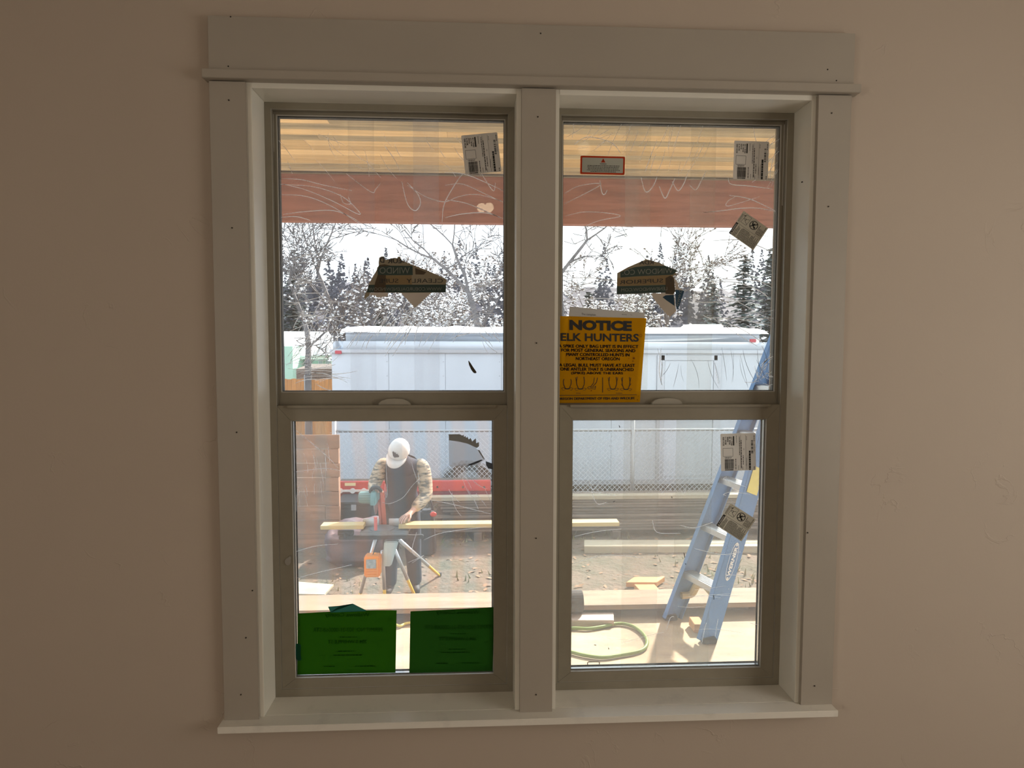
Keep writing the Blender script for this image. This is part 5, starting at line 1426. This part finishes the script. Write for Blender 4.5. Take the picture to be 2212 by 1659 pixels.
for k in range(3): B('rib', (bx0.x + wd * 0.12, YW - 0.167, zA + 0.02 + 0.022 * k), (bx1.x - wd * 0.2, YW - 0.158, zA + 0.032 + 0.022 * k), ORANGE, ob)
bm = bmesh.new(); tube(bm, [((bx0.x + bx1.x) / 2, YW - 0.09, zB_ - 0.005), ((bx0.x + bx1.x) / 2 + 0.03, YW - 0.02, zb - 0.13)], 0.005, 6); obj('hanging_strap', bm, DARK, ob)
saw = empty('mitre_saw', (xm, YW, zb - 0.05), 'green-grey mitre saw on the stand in front of the worker', 'saw')
SAWD = mat('saw_base_grey', (0.16, 0.18, 0.19), 0.5, metal=0.3)
SAWG = mat('saw_green', (0.13, 0.26, 0.26), 0.4)
bm = bmesh.new(); box(bm, (xm - 0.24, YW - 0.11, zb - 0.05), (xm + 0.20, YW + 0.13, zb - 0.012)); obj('base', bm, SAWD, saw, bevel=0.008)
bm = bmesh.new(); tube(bm, [(xm - 0.05, YW - 0.02, zb - 0.045), (xm - 0.05, YW - 0.02, zb - 0.002)], 0.115, 24); obj('turntable', bm, SAWD, saw, bevel=0.004)
B('fence', (xm - 0.24, YW + 0.06, zb - 0.01), (xm - 0.09, YW + 0.08, zb + 0.06), ALU, saw, bevel=0.004); B('fence', (xm + 0.0, YW + 0.06, zb - 0.01), (xm + 0.2, YW + 0.08, zb + 0.06), ALU, saw, bevel=0.004)
px_ = at(815, 1110, YW).x
bm = bmesh.new(); bar(bm, (px_ + 0.03, YW + 0.16, zb - 0.03), (px_ + 0.01, YW + 0.14, zb + 0.30), 0.05, 0.06); obj('pivot_post', bm, mat('red_casting', (0.45, 0.10, 0.07), 0.45), saw, bevel=0.008)
cz = at(805, 1075, YW).z; cxs = at(808, 1075, YW).x
bm = bmesh.new(); tube(bm, [(cxs + 0.015, YW, cz - 0.03), (cxs + 0.02, YW, cz - 0.03)], 0.125, 28); obj('blade', bm, mat('blade_steel', (0.5, 0.5, 0.5), 0.3, metal=0.9), saw)
bm = bmesh.new(); prism(bm, [Vector((cxs - 0.015, YW + 0.145 * math.cos(PI * k / 12), cz - 0.04 + 0.145 * math.sin(PI * k / 12))) for k in range(13)], (0.05, 0, 0)); obj('blade_guard', bm, SAWG, saw, bevel=0.006)
bm = bmesh.new(); tube(bm, [(cxs - 0.14, YW + 0.02, cz), (cxs - 0.02, YW + 0.02, cz)], [0.055, 0.06], 16); obj('motor_housing', bm, SAWG, saw, bevel=0.01)
bm = bmesh.new(); bar(bm, (cxs, YW - 0.05, cz + 0.10), (cxs + 0.02, YW + 0.16, cz + 0.02), 0.05, 0.05); obj('saw_arm', bm, SAWG, saw, bevel=0.01)
hp = at(812, 1056, YW - 0.06)
bm = bmesh.new(); tube(bm, spline([(hp.x - 0.05, hp.y, hp.z - 0.03), (hp.x - 0.03, hp.y - 0.02, hp.z + 0.01), (hp.x + 0.02, hp.y - 0.02, hp.z + 0.015), (hp.x + 0.05, hp.y, hp.z - 0.02)]), 0.017, 8); obj('trigger_handle', bm, DARK, saw, smooth=True)
bm = bmesh.new(); bar(bm, (px_ + 0.0, YW - 0.105, zb - 0.045), (px_ + 0.0, YW - 0.105, zb + 0.12), 0.022, 0.02); obj('depth_gauge', bm, mat('red_gauge', (0.6, 0.12, 0.10), 0.5), saw)
xr0, xr1 = at(862, 1133, YW - 0.03).x, at(1336, 1133, YW - 0.03).x
bm = bmesh.new(); box(bm, (xr0, YW - 0.075, zb + 0.001), (xr1, YW + 0.057, zb + 0.036)); obj('long_board', bm, LUMY, bevel=0.002, label='long yellow board under the saw, held by the worker', cat='board')
xl0, xl1 = at(696, 1133, YW).x, at(788, 1133, YW).x
bm = bmesh.new(); box(bm, (xl0, YW - 0.075, zb + 0.001), (xl1, YW + 0.057, zb + 0.036))
obj('cut_board', bm, LUMY, bevel=0.002, label='short cut yellow board at the left of the saw', cat='board')
hx = at(1160, 1133, YW).x
st2 = empty('sawhorse', (hx, YW, ZG), 'weathered wooden sawhorse under the long board, hidden behind the mullion', 'sawhorse')
bm = bmesh.new(); bar(bm, (hx, YW - 0.3, zb - 0.05), (hx, YW + 0.3, zb - 0.05), 0.09, 0.09); obj('crossbeam', bm, LUMW, st2)
for sx in (-1, 1):
    for sy in (-0.22, 0.22):
        bm = bmesh.new(); bar(bm, (hx + sx * 0.05, YW + sy, zb - 0.07), (hx + sx * 0.22, YW + sy * 1.1, ZG), 0.06, 0.035, upv=(0, 1, 0)); obj('leg', bm, LUMW, st2)

# ---- the worker
def skin(name, nodes, edges, m, parent, sub=2, root=None):
    me = bpy.data.meshes.new(name)
    bm = bmesh.new()
    lay = bm.verts.layers.skin.verify()
    vd = {}
    for k, (p, r) in nodes.items():
        v = bm.verts.new(p); vd[k] = v
        rr = r if isinstance(r, tuple) else (r, r)
        v[lay].radius = rr
        v[lay].use_root = (k == (root or next(iter(nodes))))
    for a, b in edges: bm.edges.new((vd[a], vd[b]))
    bm.to_mesh(me); bm.free()
    o = bpy.data.objects.new(name, me); COL.objects.link(o)
    sk = o.modifiers.new('skin', 'SKIN'); sk.use_smooth_shade = True; sk.branch_smoothing = 0.6
    ss = o.modifiers.new('sub', 'SUBSURF'); ss.levels = ss.render_levels = sub
    dg = bpy.context.evaluated_depsgraph_get(); dg.update()
    me2 = bpy.data.meshes.new_from_object(o.evaluated_get(dg))
    bpy.data.objects.remove(o)
    me2.materials.clear()
    return link(name, me2, m, parent, smooth=True)
SKINM = mat('skin', (0.55, 0.33, 0.25), 0.55)
JACK = mat('dark_jacket', (0.013, 0.018, 0.042), 0.85, var=0.4, scale=8)
PLAID = mat('tan_plaid_sleeve', (0.50, 0.38, 0.26), 0.9, var=0.6, scale=22, stretch=(0.6, 0.6, 2.4), col2=(0.10, 0.09, 0.08), thr=(0.40, 0.56))
TROUS = mat('dark_trousers', (0.030, 0.033, 0.048), 0.9, var=0.3, scale=10)
CAPM = mat('white_cap', (0.72, 0.68, 0.64), 0.8, var=0.1, scale=20)
BOOT = mat('dark_boot', (0.04, 0.03, 0.025), 0.7)
man = empty('person', (at(868, 1285, 4.95).x, 4.95, ZG), 'person in a white cap and dark jacket bending over the saw', 'person')
hipc = at(869, 1100, 5.02); belly = at(868, 1070, 4.98); chest = at(868, 1035, 4.90); uch = at(868, 1006, 4.82); nk = at(866, 992, 4.74)
hd0 = at(864, 984, 4.66); hd1 = at(862, 974, 4.60)
shL, shR = at(826, 1006, 4.85), at(912, 1008, 4.85)
elL, wrL, haL = at(806, 1052, 4.72), at(812, 1062, 4.50), at(813, 1059, 4.44)
elR, wrR, haR = at(922, 1070, 4.74), at(888, 1107, 4.52), at(876, 1115, 4.46)
hL, kL, aL = at(850, 1108, 5.02), at(843, 1196, 4.93), at(842, 1274, 4.93)
hR, kR, aR = at(888, 1108, 5.02), at(893, 1198, 4.95), at(897, 1276, 4.97)
aL.z = ZG + 0.09; aR.z = ZG + 0.09
nodes = {'hip': (hipc, 0.13), 'belly': (belly, 0.13), 'chest': (chest, 0.14), 'uch': (uch, 0.10), 'nk': (nk, 0.055), 'h0': (hd0, 0.075), 'h1': (hd1, 0.085),
         'nose': (hd1 + Vector((-0.01, -0.085, -0.075)), 0.02), 'sL': (shL, 0.065), 'eL': (elL, 0.043), 'wL': (wrL, 0.028), 'sR': (shR, 0.065), 'eR': (elR, 0.043), 'wR': (wrR, 0.028),
         'hL': (hL, 0.085), 'kL': (kL, 0.055), 'aL': (aL, 0.04), 'hR': (hR, 0.085), 'kR': (kR, 0.055), 'aR': (aR, 0.04),
         'tL': (aL + Vector((-0.01, -0.12, -0.045)), 0.02), 'tR': (aR + Vector((0.015, -0.12, -0.045)), 0.02)}
edges = [('hip', 'belly'), ('belly', 'chest'), ('chest', 'uch'), ('uch', 'nk'), ('nk', 'h0'), ('h0', 'h1'), ('h1', 'nose'), ('uch', 'sL'), ('sL', 'eL'), ('eL', 'wL'), ('uch', 'sR'), ('sR', 'eR'), ('eR', 'wR'),
         ('hip', 'hL'), ('hL', 'kL'), ('kL', 'aL'), ('aL', 'tL'), ('hip', 'hR'), ('hR', 'kR'), ('kR', 'aR'), ('aR', 'tR')]
def hand(tagk, wr, ha, spread_dir, down, thumb):
    """palm plus five curled fingers rooted along its far edge"""
    d = (ha - wr).normalized(); s_ = (spread_dir - d * spread_dir.dot(d)).normalized()
    palm = wr + d * 0.055
    nodes[tagk + 'p'] = (palm, 0.027); edges.append(('w' + tagk, tagk + 'p'))
    for i, (off, ln) in enumerate(((-0.032, 0.062), (-0.011, 0.076), (0.011, 0.072), (0.031, 0.056))):
        b = palm + d * 0.035 + s_ * off
        nodes['%sf%d0' % (tagk, i)] = (b, 0.0105); nodes['%sf%d1' % (tagk, i)] = (b + d * ln * 0.5 + down * ln * 0.15, 0.0095); nodes['%sf%d2' % (tagk, i)] = (b + d * ln * 0.75 + down * ln * 0.55, 0.008)
        edges.extend([(tagk + 'p', '%sf%d0' % (tagk, i)), ('%sf%d0' % (tagk, i), '%sf%d1' % (tagk, i)), ('%sf%d1' % (tagk, i), '%sf%d2' % (tagk, i))])
    b = palm - d * 0.01 + s_ * thumb * 0.036
    nodes[tagk + 't0'] = (b, 0.0115); nodes[tagk + 't1'] = (b + d * 0.035 + s_ * thumb * 0.022 + down * 0.01, 0.010); nodes[tagk + 't2'] = (b + d * 0.06 + s_ * thumb * 0.018 + down * 0.03, 0.0085)
    edges.extend([(tagk + 'p', tagk + 't0'), (tagk + 't0', tagk + 't1'), (tagk + 't1', tagk + 't2')])
hand('L', wrL, haL, Vector((1, 0, 0)), Vector((0, 0, -1)), 1)
hand('R', wrR, haR, Vector((0, 1, 0.2)), Vector((0, 0, -1)), -1)
skin('body', nodes, edges, SKINM, man, 1, root='hip')
# clothing
N2 = {'belly': (at(868, 1082, 4.99), (0.19, 0.15)), 'waist': (at(869, 1118, 5.0), 0.175), 'chest': (chest, 0.185), 'uch': (uch + Vector((0, -0.01, 0.0)), 0.155), 'nk': (nk + Vector((0, -0.045, 0.0)), 0.095), 'col': (nk + Vector((0, -0.07, 0.03)), 0.08), 'sL': (shL, 0.092), 'sR': (shR, 0.094), 'aR1': (shR.lerp(elR, 0.35), 0.08), 'aL1': (shL.lerp(elL, 0.35), 0.075)}
skin('jacket', N2, [('waist', 'belly'), ('belly', 'chest'), ('chest', 'uch'), ('uch', 'nk'), ('nk', 'col'), ('uch', 'sL'), ('uch', 'sR'), ('sL', 'aL1'), ('sR', 'aR1')], JACK, man, 2, root='chest')
skin('sleeve', {'z': (shR.lerp(uch, 0.45) + Vector((0, 0.02, 0.02)), 0.085), 'a': (shR + Vector((0.005, 0, 0.008)), 0.098), 'b': (shR.lerp(elR, 0.5), 0.083), 'c': (elR, 0.070), 'd': (elR.lerp(wrR, 0.5), 0.060), 'e': (elR.lerp(wrR, 0.88), 0.048)}, [('z', 'a'), ('a', 'b'), ('b', 'c'), ('c', 'd'), ('d', 'e')], PLAID, man, 2)
skin('sleeve', {'z': (shL.lerp(uch, 0.45) + Vector((0, 0.02, 0.02)), 0.08), 'a': (shL + Vector((-0.005, 0, 0.008)), 0.093), 'b': (shL.lerp(elL, 0.5), 0.075), 'c': (elL, 0.064), 'd': (elL.lerp(wrL, 0.5), 0.054), 'e': (elL.lerp(wrL, 0.85), 0.045)}, [('z', 'a'), ('a', 'b'), ('b', 'c'), ('c', 'd'), ('d', 'e')], PLAID, man, 2)
skin('trousers', {'hip': (hipc + Vector((0, 0, -0.02)), 0.155), 'hL': (hL, 0.115), 'kL': (kL, 0.085), 'cL': (kL.lerp(aL, 0.55), 0.078), 'aL': (aL + Vector((0, -0.01, -0.025)), 0.076), 'hR': (hR, 0.115), 'kR': (kR, 0.085), 'cR': (kR.lerp(aR, 0.55), 0.078), 'aR': (aR + Vector((0, -0.01, -0.025)), 0.076)},
     [('hip', 'hL'), ('hL', 'kL'), ('kL', 'cL'), ('cL', 'aL'), ('hip', 'hR'), ('hR', 'kR'), ('kR', 'cR'), ('cR', 'aR')], TROUS, man, 2)
for a_, sx in ((aL, -0.02), (aR, 0.03)):
    skin('boot', {'a': (a_ + Vector((0, 0, 0.06)), 0.07), 'b': (a_ + Vector((0, 0.02, -0.035)), 0.052), 'c': (a_ + Vector((sx * 0.5, -0.09, -0.04)), 0.047), 'd': (a_ + Vector((sx, -0.17, -0.045)), 0.042)}, [('a', 'b'), ('b', 'c'), ('c', 'd')], BOOT, man, 1)
# cap tipped towards us: crown, bill, emblem
cu_ = Vector((0.10, -0.66, 0.74)).normalized()
cfv = Vector((-0.26, -0.66, -0.70)); cfv = (cfv - cu_ * cfv.dot(cu_)).normalized()
cs_ = cu_.cross(cfv)
cc = hd1 + cu_ * 0.015
bm = bmesh.new()
rings = []
for i in range(8):
    ph = PI / 2 * i / 7.6
    rings.append([bm.verts.new(cc + (cfv * math.cos(t) * 0.118 + cs_ * math.sin(t) * 0.10) * math.cos(ph) + cu_ * (0.125 * math.sin(ph) - 0.012)) for t in [2 * PI * k / 20 for k in range(20)]])
for a, b in zip(rings, rings[1:]):
    for k in range(20): bm.faces.new((a[k], a[(k + 1) % 20], b[(k + 1) % 20], b[k]))
bm.faces.new(rings[-1])
cap = obj('cap', bm, CAPM, man, smooth=True)
bm = bmesh.new()
prev = None
for k in range(13):
    t = -1.15 + 2.3 * k / 12
    inner = cc + cfv * 0.116 * math.cos(t) + cs_ * 0.099 * math.sin(t) - cu_ * 0.006
    outer = cc + cfv * (0.118 * math.cos(t) + 0.085 * max(0, math.cos(t * 1.2)) ** 0.6) + cs_ * 0.105 * math.sin(t) - cu_ * (0.008 + 0.03 * math.cos(t) * 0.6 + 0.012 * abs(math.sin(t)))
    q = [bm.verts.new(inner), bm.verts.new(outer), bm.verts.new(outer - cu_ * 0.005), bm.verts.new(inner - cu_ * 0.005)]
    if prev:
        for a in range(4): bm.faces.new((prev[a], prev[(a + 1) % 4], q[(a + 1) % 4], q[a]))
    prev = q
obj('cap_bill', bm, CAPM, cap, smooth=True)
bm = bmesh.new()
def cap_pt(t, ph, e=0.003): return cc + (cfv * math.cos(t) * (0.118 + e) + cs_ * math.sin(t) * (0.10 + e)) * math.cos(ph) + cu_ * ((0.125 + e) * math.sin(ph) - 0.012)
em = [(-.42, .62), (-.30, .50), (-.22, .36), (-.02, .26), (.12, .33), (.34, .34), (.40, .46), (.30, .52), (.22, .62), (.06, .58), (-.05, .70), (-.22, .62), (-.30, .72)]
ctr = bm.verts.new(cap_pt(0, 0.48, 0.005)); pv = [bm.verts.new(cap_pt(t, p_, 0.004)) for t, p_ in em]
for k in range(len(pv)): bm.faces.new((ctr, pv[k], pv[(k + 1) % len(pv)]))
obj('cap_emblem', bm, mat('emblem_dark', (0.06, 0.03, 0.03), 0.8), cap)
skin('beard', {'a': (hd1 + Vector((-0.005, -0.075, -0.095)), 0.035), 'b': (hd1 + Vector((-0.012, -0.10, -0.125)), 0.022)}, [('a', 'b')], mat('grey_beard', (0.45, 0.42, 0.38), 0.9), man, 1)

# ---- bare bulbs of the room's ceiling fixture (seen mirrored in the pane)
def mirror_point(px, py, Ymir, ydist):
    G = at(px, py, Ymir); d = (G - CAM).normalized(); d.y = -d.y
    t = (ydist - G.y) / d.y
    return G + d * t
BULB = emit('warm_bulb', (1.0, 0.78, 0.5), 14.0)
b1 = mirror_point(1040, 449, GU, -2.9); b2 = mirror_point(1057, 448, GU, -2.9)
fx = empty('ceiling_bulb_fixture', ((b1.x + b2.x) / 2, b1.y, 2.70), 'two-bulb ceiling fixture in the room, mirrored in the left pane', 'lamp')
bm = bmesh.new(); tube(bm, [((b1.x + b2.x) / 2, b1.y, 2.739), ((b1.x + b2.x) / 2, b1.y, 2.705)], 0.075, 20); obj('fixture_base', bm, WHITEP, fx, bevel=0.004)
for b_ in (b1, b2):
    bm = bmesh.new(); ball(bm, b_, 0.033, 16, 10, sc=(1, 1, 1.05)); obj('bulb', bm, BULB, fx, smooth=True)
    bm = bmesh.new(); tube(bm, [b_ + Vector((0, 0, 0.028)), Vector((b_.x, b_.y, 2.706))], 0.015, 10); obj('socket', bm, WHITEP, fx)
b3 = mirror_point(1262, 321, GU, -1.62)
fx2 = empty('single_bulb_fixture', (b3.x, b3.y, 2.70), 'single dim ceiling bulb in the room, mirrored in the right pane', 'lamp')
bm = bmesh.new(); tube(bm, [(b3.x, b3.y, 2.739), (b3.x, b3.y, 2.71)], 0.06, 20); obj('fixture_base', bm, WHITEP, fx2, bevel=0.004)
bm = bmesh.new(); ball(bm, b3, 0.034, 16, 10); obj('bulb', bm, emit('dim_bulb', (1.0, 0.86, 0.66), 3.0), fx2, smooth=True)
bm = bmesh.new(); tube(bm, [b3 + Vector((0, 0, 0.028)), Vector((b3.x, b3.y, 2.712))], 0.015, 10); obj('socket', bm, WHITEP, fx2)
